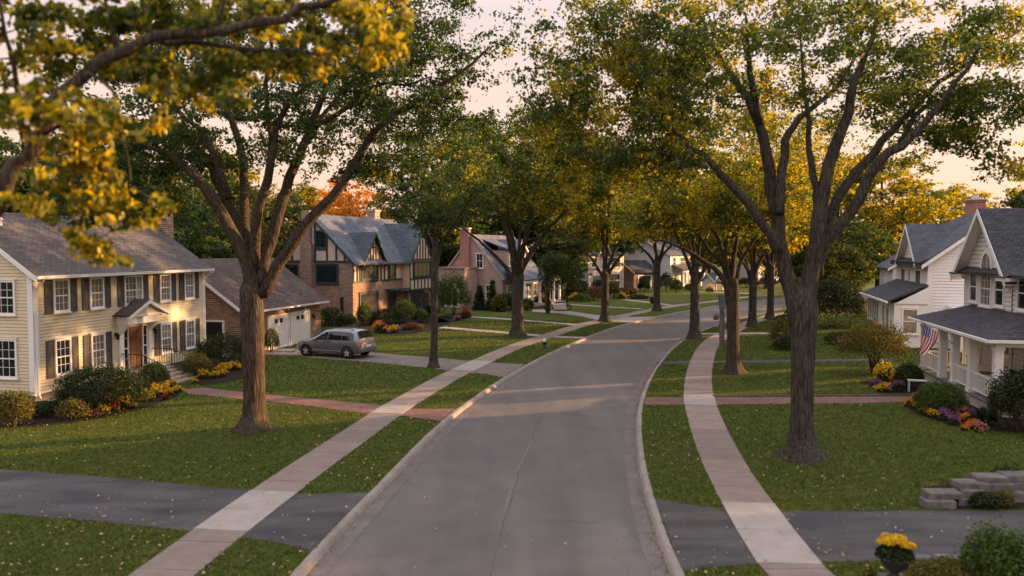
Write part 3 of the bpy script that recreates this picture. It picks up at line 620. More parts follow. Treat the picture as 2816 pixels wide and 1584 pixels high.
# --- the big maple on the right lawn
b2 = G(2203, 1257); d2 = b2.y; cv2 = lambda x, y: (1700 + .4556 * x, 150 + .4556 * y)
L = lambda l, s=0.0: pxlimb(b2, d2, l, s, cv2)
limbs = [(L([(1085, 1640), (1050, 1440), (990, 1220), (960, 1000), (910, 700), (870, 480), (810, 330), (740, 200), (600, 0), (480, -200)], .15), .31, .06),
         (L([(960, 1180), (920, 1090), (850, 980), (700, 800), (560, 650), (470, 580), (390, 510), (250, 380)], -.25), .20, .04),
         (L([(540, 680), (400, 640), (200, 580), (60, 600)], -.2), .09, .02),
         (L([(970, 960), (990, 700), (1010, 520), (1060, 440), (1130, 350), (1260, 250), (1360, 150), (1420, 20)], .4), .19, .04),
         (L([(860, 420), (820, 200), (780, 0), (770, -250)], -.3), .15, .03),
         (L([(1110, 1640), (1150, 1440), (1180, 1230), (1210, 1000), (1240, 800), (1320, 560), (1390, 350), (1430, 150), (1490, 20), (1560, -220)], -.1), .33, .07),
         (L([(1205, 900), (1190, 820), (1160, 650), (1150, 400), (1110, 150), (1100, -100)], .45), .15, .03),
         (L([(1190, 1250), (1210, 1150), (1290, 960), (1400, 760), (1490, 650), (1640, 460), (1820, 280), (2000, 120), (2190, 20), (2330, -50)], .25), .22, .04),
         (L([(1200, 1330), (1230, 1180), (1330, 1040), (1450, 880), (1570, 640), (1700, 560), (1850, 420), (1980, 260), (2100, 80), (2200, -80)], -.25), .24, .04),
         (L([(1700, 540), (1850, 300), (1950, 280), (2060, 210), (2190, 170), (2330, 150)], -.1), .10, .02)]
def keep_r(p):
    x, y, z = p
    if z > 14.5: return False
    if x > 3.6 and z < 9.6 + (x - 4) * .1: return False
    if -3.6 < x < 3.8 and z < 10.7: return False
    if y < -2.0 and z < 11.8: return False
    return not (x < -5.6 and z < 8.6)
build_tree('maple_tree', 'broad maple with forked trunk on the lawn before the white porch house', 'tree', b2,
           [(.05, 0, -.1, .64), (.05, 0, .1, .52), (.03, 0, .4, .41), (0, 0, 1.1, .345), (-.02, 0, 2.6, .335), (.0, 0, 3.9, .38), (.0, 0, 4.7, .43), (.0, 0, 5.2, .33), (.02, 0, 5.6, .18)], limbs,
           [(0, 1.2, 11.4, 7.8, 5.0, 3.5, 1.0), (-5.6, .8, 10.9, 3.2, 3.2, 2.6, .36), (-4.6, .6, 9.4, 2.6, 2.6, 1.2, .07), (5.2, .4, 11.7, 3.4, 3, 2.2, .26)], 430, 122, .126, 'maple_leaf_turning', 'bark_grey', 9, 'street maples along the road', .58, .1, 12, 7.6, keep=keep_r, tap=1.3, lim=.84,
           extra=[(6.0, 0, 9.1), (6.5, .2, 8.9), (7.0, 0, 8.5), (6.1, .2, 8.7), (7.4, 0, 8.7), (5.4, .1, 9.4), (-8.3, .3, 12.6), (-8.6, 0, 11.6), (-8.0, .5, 10.9), (-7.4, .2, 10.1), (-8.1, -.4, 13.2)] + [(x_, y_, z_) for x_, y_, z_ in zip(np.random.default_rng(4).uniform(-7.6, -3.0, 40), np.random.default_rng(5).uniform(-1, 2.5, 40), np.random.default_rng(6).uniform(12.2, 14.9, 40))])
# --- other street trees: (px, py of base), fork z, H, spread, trunk r, leaf mat, label
def street(pxy, fork, H, spread, r, mat, label, seed, n=6, nclump=170, per=70, leaf=.26, lean=(0, 0), low=True, crown=None, bark='bark_grey', zlow=None, lx=0):
    p = G(*pxy); rng = np.random.default_rng(seed + 50)
    tr = [(0, 0, -.1, r * 1.75), (0, 0, .15, r * 1.3), (0, 0, .6, r * 1.08), (lx * .3, 0, 1.6, r), (lx * .7, 0, fork * .8, r * .98), (lx, 0, fork, r * 1.05), (lx, 0, fork + .5, r * .6)]
    lm = vase(rng, fork, H * .93, spread * .9, n, r * .62, lean, .03, low)
    if lx: lm = [([(x + lx, y, z) for x, y, z in q], a, c) for q, a, c in lm]
    zc = (fork + 1.2 + H) / 2 + .6
    cr = crown or [(lean[0] + lx, lean[1], zc, spread, spread, (H - zc), 1), (lean[0] * .5 + lx, lean[1] * .5, fork + 2.6, spread * .8, spread * .8, 1.3, .25)]
    return build_tree('maple_tree', label, 'tree', p, tr, lm, cr, nclump, per, leaf, mat, bark, seed, 'street maples along the road', .9, .15, 8, zlow or fork + 1.3, link_r=.06)
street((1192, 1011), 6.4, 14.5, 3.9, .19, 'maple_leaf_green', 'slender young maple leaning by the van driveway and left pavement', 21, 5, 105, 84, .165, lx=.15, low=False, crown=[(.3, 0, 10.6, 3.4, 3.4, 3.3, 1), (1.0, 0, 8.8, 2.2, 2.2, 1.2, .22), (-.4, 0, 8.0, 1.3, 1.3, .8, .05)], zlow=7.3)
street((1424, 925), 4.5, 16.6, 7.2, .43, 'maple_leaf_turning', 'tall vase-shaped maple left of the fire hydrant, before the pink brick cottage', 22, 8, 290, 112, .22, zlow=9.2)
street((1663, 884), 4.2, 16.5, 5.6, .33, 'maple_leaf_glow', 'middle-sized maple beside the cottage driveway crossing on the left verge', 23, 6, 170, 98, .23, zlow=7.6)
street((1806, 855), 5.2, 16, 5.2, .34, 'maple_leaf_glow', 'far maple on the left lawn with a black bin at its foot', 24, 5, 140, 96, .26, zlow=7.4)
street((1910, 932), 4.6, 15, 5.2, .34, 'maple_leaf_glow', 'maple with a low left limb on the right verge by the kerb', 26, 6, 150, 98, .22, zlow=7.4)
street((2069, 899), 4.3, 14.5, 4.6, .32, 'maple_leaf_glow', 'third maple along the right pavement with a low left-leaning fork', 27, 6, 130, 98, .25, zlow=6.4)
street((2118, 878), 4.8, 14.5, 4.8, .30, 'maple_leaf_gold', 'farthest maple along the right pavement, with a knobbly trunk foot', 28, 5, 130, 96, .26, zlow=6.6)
# right second maple: many limbs traced
b3 = G(2017, 1026); cv3 = lambda x, y: (1550 + .3106 * x, 600 + .3106 * y); L = lambda l, s=0.0: pxlimb(b3, b3.y, l, s, cv3)
limbs = [(L([(1480, 760), (1450, 620), (1390, 490), (1250, 380), (1100, 290), (940, 220), (800, 200)], -.2), .20, .04), (L([(1455, 560), (1420, 430), (1300, 290), (1200, 160), (1090, 80), (900, -40)], .3), .16, .03),
         (L([(1470, 640), (1430, 440), (1380, 200), (1290, 60), (1240, -150)], .4), .19, .03), (L([(1470, 600), (1440, 380), (1450, 200), (1480, 60), (1500, -200)], -.4), .18, .03),
         (L([(1490, 620), (1490, 430), (1530, 250), (1550, 60), (1600, -200)], .3), .19, .03), (L([(1500, 720), (1520, 600), (1560, 420), (1680, 210), (1740, 110), (1850, -40)], -.1), .17, .03)]
build_tree('maple_tree', 'second maple on the right lawn, many-limbed, standing beside the blue-grey post box', 'tree', b3, [(0, 0, -.1, .62), (0, 0, .15, .46), (-.02, 0, .6, .36), (-.05, 0, 1.6, .31), (-.1, 0, 3.5, .33), (-.15, 0, 4.3, .38), (-.15, 0, 5, .3)], limbs,
           [(0, .5, 10.8, 5.8, 5.2, 4.0, 1), (-2.6, 0, 8.7, 4.2, 3.6, 1.3, .3)], 270, 108, .172, 'maple_leaf_glow', 'bark_warm', 31, 'street maples along the road', .85, .5, 10, 7.7)
# --- the near limb that reaches in over the picture from the left (its trunk stands outside the frame)
bn = Vector((-8.6, 8.2, 0)); cvn = lambda x, y: (x, y)
def N(l, d): return [tuple(AT(x, y, dd) - bn) for (x, y), dd in zip(l, d if hasattr(d, '__len__') else [d] * len(l))]
main = [(-.2, .2, 3.2), (.4, 1.0, 5.0)] + N([(-60, 640), (20, 500), (75, 430), (130, 330), (170, 255), (240, 195), (330, 140), (430, 105), (560, 88), (720, 62), (830, 30), (950, -25), (1080, -90)], [10.6, 10.6, 10.6, 10.6, 10.6, 10.7, 10.8, 10.9, 11, 11.1, 11.2, 11.3, 11.4])
limbs = [(main, .17, .05), (N([(430, 110), (520, 122), (650, 125), (760, 140), (880, 150)], 11.2), .06, .02), (N([(240, 200), (310, 250), (330, 330), (345, 420), (360, 500)], 10.4), .03, .012),
         (N([(170, 330), (185, 385), (215, 430), (300, 480), (370, 520), (430, 570)], 10.3), .028, .01), (N([(100, 380), (200, 300), (300, 290), (380, 360)], 10.2), .03, .012),
         (N([(150, 300), (80, 250), (0, 230), (-90, 240)], 10.8), .04, .015), (N([(330, 140), (300, 60), (280, -30)], 11.5), .05, .02), (N([(560, 90), (620, 10), (700, -60)], 11.3), .05, .02), (N([(75, 430), (40, 250), (20, 80), (0, -60)], 11.8), .06, .02),
         (N([(215, 430), (216, 560), (222, 620), (232, 650)], 10.3), .012, .006), (N([(760, 140), (860, 160), (960, 200)], 11.2), .02, .01)]
ex = []
rngn = np.random.default_rng(77)
def put(cx, cy, sx, sy, n, d=10.4, sd=.5):
    for _ in range(n): ex.append(tuple(AT(cx + rngn.normal() * sx, cy + rngn.normal() * sy, d + rngn.normal() * sd) - bn))
put(70, 285, 70, 20, 6, 10.4); put(170, 292, 60, 24, 6, 10.2); put(290, 330, 60, 28, 6, 10.2); put(340, 360, 25, 20, 4, 10.2); put(245, 440, 42, 38, 6, 10.2, .25); put(230, 515, 42, 32, 5, 10.2, .25); put(315, 555, 38, 20, 5, 10.2, .25); put(120, 400, 25, 18, 3, 10.3)
put(350, 600, 18, 14, 3, 10.2, .15); put(400, 598, 20, 14, 3, 10.2, .15); put(248, 668, 20, 14, 4, 10.2, .15); put(280, 700, 14, 10, 2, 10.2, .1); put(205, 645, 8, 6, 1, 10.2, .1); put(100, 570, 20, 16, 3, 10.5, .2)
put(420, 215, 60, 26, 9, 11.6); put(540, 235, 60, 30, 10, 11.6); put(650, 165, 80, 36, 10, 11.8); put(620, 250, 25, 22, 5, 11.4); put(760, 165, 60, 26, 9, 11.9); put(880, 140, 60, 35, 9, 11.9); put(1040, 60, 60, 50, 10, 11.5); put(1110, 100, 35, 45, 6, 11.5); put(960, 60, 70, 40, 8, 11.5)
put(150, 80, 130, 60, 30, 12.2, .6); put(420, 35, 140, 40, 28, 12.2, .6); put(700, 25, 150, 35, 24, 12.4, .6); put(900, 15, 120, 30, 12, 12.4, .5); put(60, 170, 60, 40, 9, 12, .5); put(300, 50, 90, 40, 10, 12, .4)
build_tree('near_tree', 'leaning tree close by whose mossy limb and yellow leaves cross the upper left', 'tree', bn, [(-.4, -.4, -.1, .45), (-.4, -.3, .4, .34), (-.3, 0, 1.8, .28), (-.2, .2, 3.4, .24), (.1, .6, 4.4, .22)], limbs, [(3, 3, 11, 1, 1, 1, 1)], 2, 44, .135, 'maple_leaf_near', 'bark_warm', 41, None, .25, .0, 12, extra=ex, link_r=.012, droop=1.0, twig_min=.006, lim=.9)

# --- prototypes for the wood behind the houses
def forest_tree(seed, H, spread, mat, nclump, per, leaf, label, pos, fork=None, cat='tree', bark='bark_warm', group='trees standing behind the houses', clr=1.15):
    rng = np.random.default_rng(seed); fork = fork or H * .22; r = .02 * H + .08
    tr = [(0, 0, -.1, r * 1.6), (0, 0, .3, r * 1.15), (0, 0, fork * .6, r), (0, 0, fork + .6, r * .85), (0, 0, H * .55, r * .45), (0, 0, H * .86, r * .12)]
    lm = vase(rng, fork, H * .92, spread * .85, 7, r * .42, (0, 0), .03, True); zc = H * .58
    cr = [(0, 0, zc, spread, spread, H - zc, 1), (spread * .2, 0, fork + (H - fork) * .24, spread * .9, spread * .9, H * .13, .25)]
    return build_tree('broadleaf_tree', label, cat, pos, tr, lm, cr, nclump, per, leaf, mat, bark, seed, group, clr, .2, 6, fork * .8, link_r=.06)
def conifer(seed, H, rad, nclump, per, leaf, label, pos, mat='conifer_needle'):
    rng = np.random.default_rng(seed); root = thing('conifer_tree', label, 'tree', pos, 0, 'evergreens among the houses'); mb = MB(); mb.tube([(0, 0, -.1), (0, 0, H * .5), (0, 0, H * .97)], [.02 * H, .012 * H, .01], 8, True)
    P = []
    for i in range(nclump):
        z = H * (.06 + .92 * rng.uniform() ** 1.25); a = rng.uniform(0, 6.28); rr = rad * (1 - z / H) ** .85 * rng.uniform(.55, 1.05) + .05
        q = Vector((math.cos(a) * rr, math.sin(a) * rr, z - .12 * rr)); mb.tube([(0, 0, z), q], [.03, .008], 3, False)
        t = rng.uniform(.25, 1.05, per)[:, None]; P.append(np.array([[0, 0, z]]) * (1 - t) + np.array([list(q)]) * t + rng.normal(size=(per, 3)) * np.array([.13, .13, .08]) * (.5 + rad * .22))
    mb.build('trunk', 'bark_warm', root, smooth=True, uv=False); V, F = leaf_arrays(rng, np.concatenate(P), leaf, .4, .3, .4, .4); np_mesh('crown', V, F, mat, root); return root
def ATG(pxx, depth): return Vector(((pxx - CX) / FPX * depth * 1.0, depth, 0))
FT = {}
def wood(kind, pxx, depth, H, label, rz=0, w=1.0):
    h0 = {'dark': 15, 'green': 18, 'gold': 17, 'orange': 14, 'turn': 20}[kind]; pos = ATG(pxx, depth)
    if kind not in FT:
        spec = {'dark': (61, 15, 5.6, 'tree_leaf_dark', 190, 62, .36), 'green': (62, 18, 6.2, 'maple_leaf_green', 230, 64, .36), 'gold': (63, 17, 6.4, 'maple_leaf_gold', 220, 64, .36), 'orange': (64, 14, 5.2, 'maple_leaf_orange', 160, 60, .38), 'turn': (65, 20, 6.2, 'maple_leaf_turning', 240, 64, .36)}[kind]
        FT[kind] = forest_tree(spec[0], spec[1], spec[2], spec[3], spec[4], spec[5], spec[6], label, pos); o = FT[kind]; s = H / h0; o.scale = (s * w, s * w, s); return o
    s = H / h0; return dup(FT[kind], pos, rz, (s * w, s * w, s), label)
# ------------------------------------------------------------------ houses (local frame: x along the street front, y into the lot, z up)
class Face:
    def __init__(s, o, t, n): s.o, s.t, s.n = Vector(o), Vector(t), Vector(n)
    def p(s, a, d, z): return s.o + s.t * a + s.n * d + Vector((0, 0, z))
def front(y=0.0): return Face((0, y, 0), (1, 0, 0), (0, -1, 0))
def leftf(x=0.0): return Face((x, 0, 0), (0, 1, 0), (-1, 0, 0))     # along y, facing -x
def rightf(x): return Face((x, 0, 0), (0, 1, 0), (1, 0, 0))
def fbox(mb, F, a0, a1, d0, d1, z0, z1):
    mb.hexa([F.p(a0, d0, z0), F.p(a1, d0, z0), F.p(a1, d1, z0), F.p(a0, d1, z0), F.p(a0, d0, z1), F.p(a1, d0, z1), F.p(a1, d1, z1), F.p(a0, d1, z1)])
def fixn(o):
    import bmesh
    bm = bmesh.new(); bm.from_mesh(o.data); bmesh.ops.recalc_face_normals(bm, faces=bm.faces); bm.to_mesh(o.data); bm.free(); return o
def clap(mb, F, span, z0, z1, h=.115, lip=.024):
    n = max(1, int(round((z1 - z0) / h))); h = (z1 - z0) / n
    for i in range(n):
        a, b = z0 + i * h, z0 + (i + 1) * h; s0, s1 = span(a + 1e-4); t0, t1 = span(b - 1e-4)
        if s1 - s0 < .02: continue
        if t1 - t0 < .01: t0 = t1 = (t0 + t1) / 2
        g = h * .14; e = -.035
        A, B, C, D = F.p(s0, lip, a + g), F.p(s1, lip, a + g), F.p(t1, .006, b), F.p(t0, .006, b)
        mb.quad(A, B, C, D); mb.quad(F.p(s0, e, a + g), F.p(s1, e, a + g), B, A); mb.quad(D, C, F.p(t1, e, b), F.p(t0, e, b)); mb.quad(F.p(s0, e, a), F.p(s1, e, a), F.p(s1, e, a + g), F.p(s0, e, a + g))
def panel(mb, F, poly, d0, d1):
    mb.prism([F.p(a, d0, z) for a, z in poly], F.n * (d1 - d0))
def gable_span(a0, a1, ze, am, zr):
    def f(z):
        if z <= ze: return a0, a1
        t = min(1, (z - ze) / (zr - ze)); return a0 + (am - a0) * t, a1 + (am - a1) * t
    return f
def window(root, F, a0, a1, z0, z1, rows=2, cols=2, cas=.09, trim='white_trim', glass='glass_curtain', hung=True, sill=True, split=None, dep=.0, label=None, mun=.017):
    f = MB(); D = dep
    fbox(f, F, a0, a0 + cas, D, D + .09, z0, z1); fbox(f, F, a1 - cas, a1, D, D + .09, z0, z1)
    fbox(f, F, a0 + cas, a1 - cas, D, D + .09, z1 - cas, z1); fbox(f, F, a0 + cas, a1 - cas, D, D + .09, z0, z0 + cas)
    fbox(f, F, a0 - .03, a1 + .03, D, D + .115, z1 + .001, z1 + .05)
    ia, ib, iz, jz = a0 + cas, a1 - cas, z0 + cas, z1 - cas
    secs = [(ia, ib)] if not split else [(ia, ia + (ib - ia) * split - .03), (ia + (ib - ia) * split + .03, ib)]
    if split: fbox(f, F, secs[0][1], secs[1][0], D, D + .08, iz, jz)
    mid = (iz + jz) / 2
    for p, q in secs:
        if hung: fbox(f, F, p, q, D + .02, D + .065, mid - .025, mid + .025)
        for i in range(1, cols):
            x = p + (q - p) * i / cols; fbox(f, F, x - mun / 2, x + mun / 2, D + .02, D + .056, iz, jz)
        for k in range(1, rows * (2 if hung else 1)):
            if hung and k == rows: continue
            z = iz + (jz - iz) * k / (rows * (2 if hung else 1)); fbox(f, F, p, q, D + .02, D + .052, z - mun / 2, z + mun / 2)
    fo = fixn(f.build('window', trim, root)); tag(fo, label)
    g = MB(); fbox(g, F, ia, ib, D + .004, D + .036, iz, jz); fixn(g.build('pane', glass, kid(root, fo)))
    if sill:
        s = MB(); fbox(s, F, a0 - .05, a1 + .05, D, D + .13, z0 - .05, z0 - .001); fixn(s.build('sill', trim, kid(root, fo)))
    return fo
def shutter(root, F, a0, a1, z0, z1, mat='shutter_grey'):
    m = MB(); s = .06
    fbox(m, F, a0, a0 + s, .03, .07, z0, z1); fbox(m, F, a1 - s, a1, .03, .07, z0, z1); mid = (z0 + z1) / 2
    for za, zb in ((z0, z0 + s), (z1 - s, z1), (mid - .04, mid + .04)): fbox(m, F, a0 + s, a1 - s, .03, .07, za, zb)
    n = int((z1 - z0) / .06)
    for i in range(n):
        z = z0 + s + (z1 - z0 - 2 * s) * (i + .5) / n
        m.quad(F.p(a0 + s, .066, z - .028), F.p(a1 - s, .066, z - .028), F.p(a1 - s, .036, z + .028), F.p(a0 + s, .036, z + .028))
    m.quad(F.p(a0 + s, .032, z0 + s), F.p(a1 - s, .032, z0 + s), F.p(a1 - s, .032, z1 - s), F.p(a0 + s, .032, z1 - s))
    return m.build('shutter', mat, root)
def roof_x(root, x0, x1, y0, y1, ze, zr, mat, ov=.35, eave=.4, th=.14, ym=None, name='roof', soff='white_trim', rake=True):
    """gable roof with its ridge along x"""
    ym = (y0 + y1) / 2 if ym is None else ym; m = MB()
    for ya, s in ((y0, -1), (y1, 1)):
        sl = (zr - ze) / abs(ym - ya); ye = ya + s * eave; z_e = ze - sl * eave
        m.hexa([(x0 - ov, ye, z_e), (x1 + ov, ye, z_e), (x1 + ov, ym, zr), (x0 - ov, ym, zr), (x0 - ov, ye, z_e + th), (x1 + ov, ye, z_e + th), (x1 + ov, ym, zr + th), (x0 - ov, ym, zr + th)])
    r = fixn(m.build(name, mat, root))
    if rake:
        for xe in (x0 - ov - .03, x1 + ov):
            for ya, s in ((y0, -1), (y1, 1)):
                k = MB(); sl = (zr - ze) / abs(ym - ya); ye = ya + s * (eave + .02); z_e = ze - sl * (eave + .02)
                k.prism([(xe, ye, z_e - .13), (xe, ym, zr - .13), (xe, ym, zr + th - .03), (xe, ye, z_e + th - .03)], (.03, 0, 0)); fixn(k.build('rake_board', soff, kid(root, r)))
    return r
def roof_y(root, xa, xb, y0, y1, ze, zr, mat, eave=.35, ov=.35, th=.13, name='gable_roof', trim='white_trim', rake=True, soffit=None):
    """gable roof with its ridge along y, gable end at y0"""
    xm = (xa + xb) / 2; m = MB()
    for x, s in ((xa, -1), (xb, 1)):
        sl = (zr - ze) / abs(xm - x); xe = x + s * eave; z_e = ze - sl * eave
        m.hexa([(xe, y0 - ov, z_e), (xe, y1, z_e), (xm, y1, zr), (xm, y0 - ov, zr), (xe, y0 - ov, z_e + th), (xe, y1, z_e + th), (xm, y1, zr + th), (xm, y0 - ov, zr + th)])
    r = fixn(m.build(name, mat, root))
    if rake:
        ye = y0 - ov - .03
        for x, s in ((xa, -1), (xb, 1)):
            k = MB(); sl = (zr - ze) / abs(xm - x); xe = x + s * (eave + .02); z_e = ze - sl * (eave + .02)
            k.prism([(xe, ye, z_e - .16), (xm, ye, zr - .16), (xm, ye, zr + th - .03), (xe, ye, z_e + th - .03)], (0, .03, 0))
            # soffit board under the overhang
            k.hexa([(xe, ye + .03, z_e - .05), (xe, y0 - .03, z_e - .05), (xm, y0 - .03, zr - .05), (xm, ye + .03, zr - .05), (xe, ye + .03, z_e - .03), (xe, y0 - .03, z_e - .03), (xm, y0 - .03, zr - .03), (xm, ye + .03, zr - .03)])
            fixn(k.build('rake_board', trim, kid(root, r)))
    return r
def chimney(root, x0, x1, y0, y1, z0, z1, mat='brick_chimney', cap='cap_stone', pots=1):
    m = MB(); m.box(x0, x1, y0, y1, z0, z1 - .22); m.box(x0 - .05, x1 + .05, y0 - .05, y1 + .05, z1 - .22, z1 - .08)
    c = m.build('chimney', mat, root); k = MB(); k.box(x0 - .09, x1 + .09, y0 - .09, y1 + .09, z1 - .078, z1)
    for i in range(pots):
        x = x0 + (x1 - x0) * (i + .5) / pots; k.lathe([(.13, z1), (.15, z1 + .05), (.11, z1 + .3), (.13, z1 + .34)], (x, (y0 + y1) / 2, 0), 10)
    k.build('chimney_cap', cap, kid(root, c)); return c
def gutter(root, F, a0, a1, z, d=.42, downs=(), zbot=.1, back=.06):
    m = MB(); fbox(m, F, a0, a1, d, d + .12, z - .11, z); fbox(m, F, a0, a1, d + .10, d + .135, z - .02, z + .012); g = fixn(m.build('eave_gutter', 'white_trim', root))
    for a in downs:
        t = MB(); t.tube([F.p(a, d + .06, z - .1), F.p(a, d + .04, z - .2), F.p(a, back + .02, z - .55), F.p(a, back, z - .75), F.p(a, back, zbot + .2), F.p(a, back + .12, zbot)], .042, 6); t.build('downspout', 'white_trim', g, smooth=True)
    return g
def lantern(root, F, a, z, d=.03):
    m = MB(); fbox(m, F, a - .04, a + .04, d, d + .03, z - .02, z + .16); fbox(m, F, a - .015, a + .015, d + .03, d + .16, z + .1, z + .125)
    c = F.p(a, d + .14, z - .18); m.lathe([(.05, 0), (.075, .02), (.09, .2), (.10, .215), (.03, .29), (.012, .33)], c, 8); l = m.build('lantern', 'iron_black', root)
    return l
def rail_run(mb, A, B, h=.85, n=10, post=True):
    A, B = Vector(A), Vector(B); up = Vector((0, 0, h)); mb.tube([A + up, B + up], .022, 6); mb.tube([A + Vector((0, 0, .12)), B + Vector((0, 0, .12))], .014, 5)
    for i in range(n + 1):
        p = A.lerp(B, i / n); r = .022 if i in (0, n) else .010; mb.tube([p + Vector((0, 0, 0 if i in (0, n) else .12)), p + up], r, 5)
def kid(root, o): return root if root.parent is not None else o
def rotz(u): return math.atan2(u[1], u[0])
def wallbox(root, x0, x1, y0, y1, z0, z1, mat, name='wall'):
    m = MB(); m.box(x0, x1, y0, y1, z0, z1); return m.build(name, mat, root)

# =============== cream colonial house
def cream_house():
    L, D, ZF, ZE, ZR = 12.4, 7.0, .42, 5.55, 8.0
    h = thing('colonial_house', 'pale yellow clapboard house with grey shutters and pedimented brown front door', 'house', (-19.8, 32.8, 0), rotz((.191, .982)), 'houses along the street')
    wallbox(h, .05, L - .05, .05, D - .05, -.1, ZF, 'foundation', 'foundation')
    w = MB(); F, LF, RF = front(), leftf(), rightf(L)
    clap(w, F, lambda z: (0, L), ZF, ZE - .28, .14); sp = gable_span(0, D, ZE, D / 2, ZR)
    clap(w, LF, sp, ZF, ZR, .14); clap(w, RF, sp, ZF, ZR, .14); w.box(.06, L - .06, D - .04, D, ZF, ZE)
    w.prism([(.06, .06, ZF), (.06, D - .05, ZF), (.06, D - .05, ZE), (.06, D / 2, ZR - .06), (.06, .06, ZE)], (.02, 0, 0)); w.prism([(L - .08, .06, ZF), (L - .08, D - .05, ZF), (L - .08, D - .05, ZE), (L - .08, D / 2, ZR - .06), (L - .08, .06, ZE)], (.02, 0, 0)); w.box(.09, L - .09, .06, .08, ZF, ZE)
    w.build('wall', 'siding_cream', h)
    t = MB(); fbox(t, F, -.03, .26, 0, .05, ZF - .05, ZE - .25); t2 = MB(); fbox(t2, LF, -.05, .2, 0, .05, ZF - .05, ZE - .1); t3 = MB(); fbox(t3, F, L - .16, L + .03, 0, .05, ZF - .05, ZE - .25)
    for q in (t, t2, t3): fixn(q.build('corner_board', 'white_trim', h))
    fr = MB(); fbox(fr, F, 0, L, 0, .05, ZE - .28, ZE - .02); fixn(fr.build('frieze_board', 'white_trim', h))
    r = roof_x(h, 0, L, 0, D, ZE, ZR, 'shingle_grey', .22, .42, .13)
    vt = MB(); vt.lathe([(.10, 0), (.10, .25), (.16, .27), (.04, .36)], (1.2, 2.6, 7.5), 10); vt.build('roof_vent', 'white_trim', r)
    chimney(r, L + .12, L + .72, 2.3, 3.0, 0, 8.8, 'brick_red', 'cap_stone', 0)
    s = MB(); fbox(s, F, -.2, L + .2, .02, .44, ZE - .33, ZE - .30); fixn(s.build('soffit', 'soffit', h))
    gutter(h, F, -.25, L + .25, ZE - .18, .42, (.12, L - .03), .25)
    ups = [(1.09, 2.03), (3.27, 4.2), (5.62, 6.98), (8.35, 9.27), (10.5, 11.38)]
    for i, (a, b) in enumerate(ups):
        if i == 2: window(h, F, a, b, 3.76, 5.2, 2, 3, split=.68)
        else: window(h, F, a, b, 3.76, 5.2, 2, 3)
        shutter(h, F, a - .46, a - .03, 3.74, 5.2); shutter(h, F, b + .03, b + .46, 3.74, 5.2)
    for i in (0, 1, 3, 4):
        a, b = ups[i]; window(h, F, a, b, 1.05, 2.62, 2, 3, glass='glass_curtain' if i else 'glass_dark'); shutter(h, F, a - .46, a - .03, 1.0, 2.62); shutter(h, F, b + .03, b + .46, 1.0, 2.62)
    for z0, z1 in ((1.1, 2.75), (3.75, 5.2)): window(h, LF, .75, 1.85, z0, z1, 2, 3, glass='glass_dark')
    # doorway: sidelights, pilasters, pediment
    c = 6.35; zd = .62
    d = MB(); fbox(d, F, c - .47, c + .47, .02, .06, zd, zd + 2.08)
    for i in range(3):
        for sx in (-.24, .24): fbox(d, F, c + sx - .16, c + sx + .16, .06, .075, zd + .15 + i * .65, zd + .65 + i * .65)
    do = fixn(d.build('door', 'door_wood', h)); k = MB(); k.lathe([(.0, -.03), (.03, -.02), (.03, .02), (.0, .03)], F.p(c + .37, .1, zd + 1.0), 8); k.build('handle', 'bulb_amber', do)
    for sx in (-1, 1): window(h, F, c + sx * .72 - .2, c + sx * .72 + .2, zd, zd + 2.1, 2, 1, .06, glass='glass_dark', sill=False, hung=True)
    for sx in (-1, 1): p = MB(); fbox(p, F, c + sx * 1.1 - .13, c + sx * 1.1 + .13, .0, .12, zd, zd + 2.35); fbox(p, F, c + sx * 1.1 - .16, c + sx * 1.1 + .16, .0, .15, zd, zd + .18); fixn(p.build('pilaster', 'white_trim', h))
    e = MB(); fbox(e, F, c - 1.28, c + 1.28, 0, .62, zd + 2.25, zd + 2.62); fbox(e, F, c - 1.42, c + 1.42, 0, .78, zd + 2.62, zd + 2.72)
    for sx in (-1, 1): e.prism([F.p(c + sx * 1.1 - .1, .10, zd + 2.25), F.p(c + sx * 1.1 - .1, .55, zd + 2.25), F.p(c + sx * 1.1 - .1, .10, zd + 1.75)], F.t * .2)
    en = fixn(e.build('entablature', 'white_trim', h))
    tm = MB(); tm.prism([F.p(c - 1.2, .70, zd + 2.72), F.p(c + 1.2, .70, zd + 2.72), F.p(c, .70, zd + 3.25)], F.n * -.6); fixn(tm.build('tympanum', 'siding_cream', en))
    pr = MB()
    for sx in (-1, 1):
        A, B = (c + sx * 1.55, zd + 2.66), (c, zd + 3.36)
        pr.hexa([F.p(A[0], 0, A[1]), F.p(A[0], .92, A[1]), F.p(B[0], .92, B[1]), F.p(B[0], 0, B[1]), F.p(A[0], 0, A[1] + .07), F.p(A[0], .92, A[1] + .07), F.p(B[0], .92, B[1] + .07), F.p(B[0], 0, B[1] + .07)])
    pf = fixn(pr.build('porch_roof', 'shingle_brown', h)); rk = None
    for sx in (-1, 1):
        rk = MB(); A, B = (c + sx * 1.55, zd + 2.66), (c, zd + 3.36)
        rk.hexa([F.p(A[0], .78, A[1] - .12), F.p(A[0], .94, A[1] - .12), F.p(B[0], .94, B[1] - .14), F.p(B[0], .78, B[1] - .14), F.p(A[0], .78, A[1] - .003), F.p(A[0], .94, A[1] + .045), F.p(B[0], .94, B[1] + .045), F.p(B[0], .78, B[1] - .003)]); fixn(rk.build('rake_board', 'white_trim', pf))
    lantern(h, F, c - 1.42, zd + 1.75); lantern(h, F, c + 1.42, zd + 1.75)
    st = MB(); fbox(st, F, c - 1.3, c + 1.3, 0, 1.25, -.05, zd - .02)
    for i in range(4): fbox(st, F, c - .95 + i * .03, c + 1.05 + i * .14, 1.25 + i * .33, 1.25 + (i + 1) * .33 + .02, -.05, zd - .14 - i * .13)
    fixn(st.build('steps', 'stone_step', h))
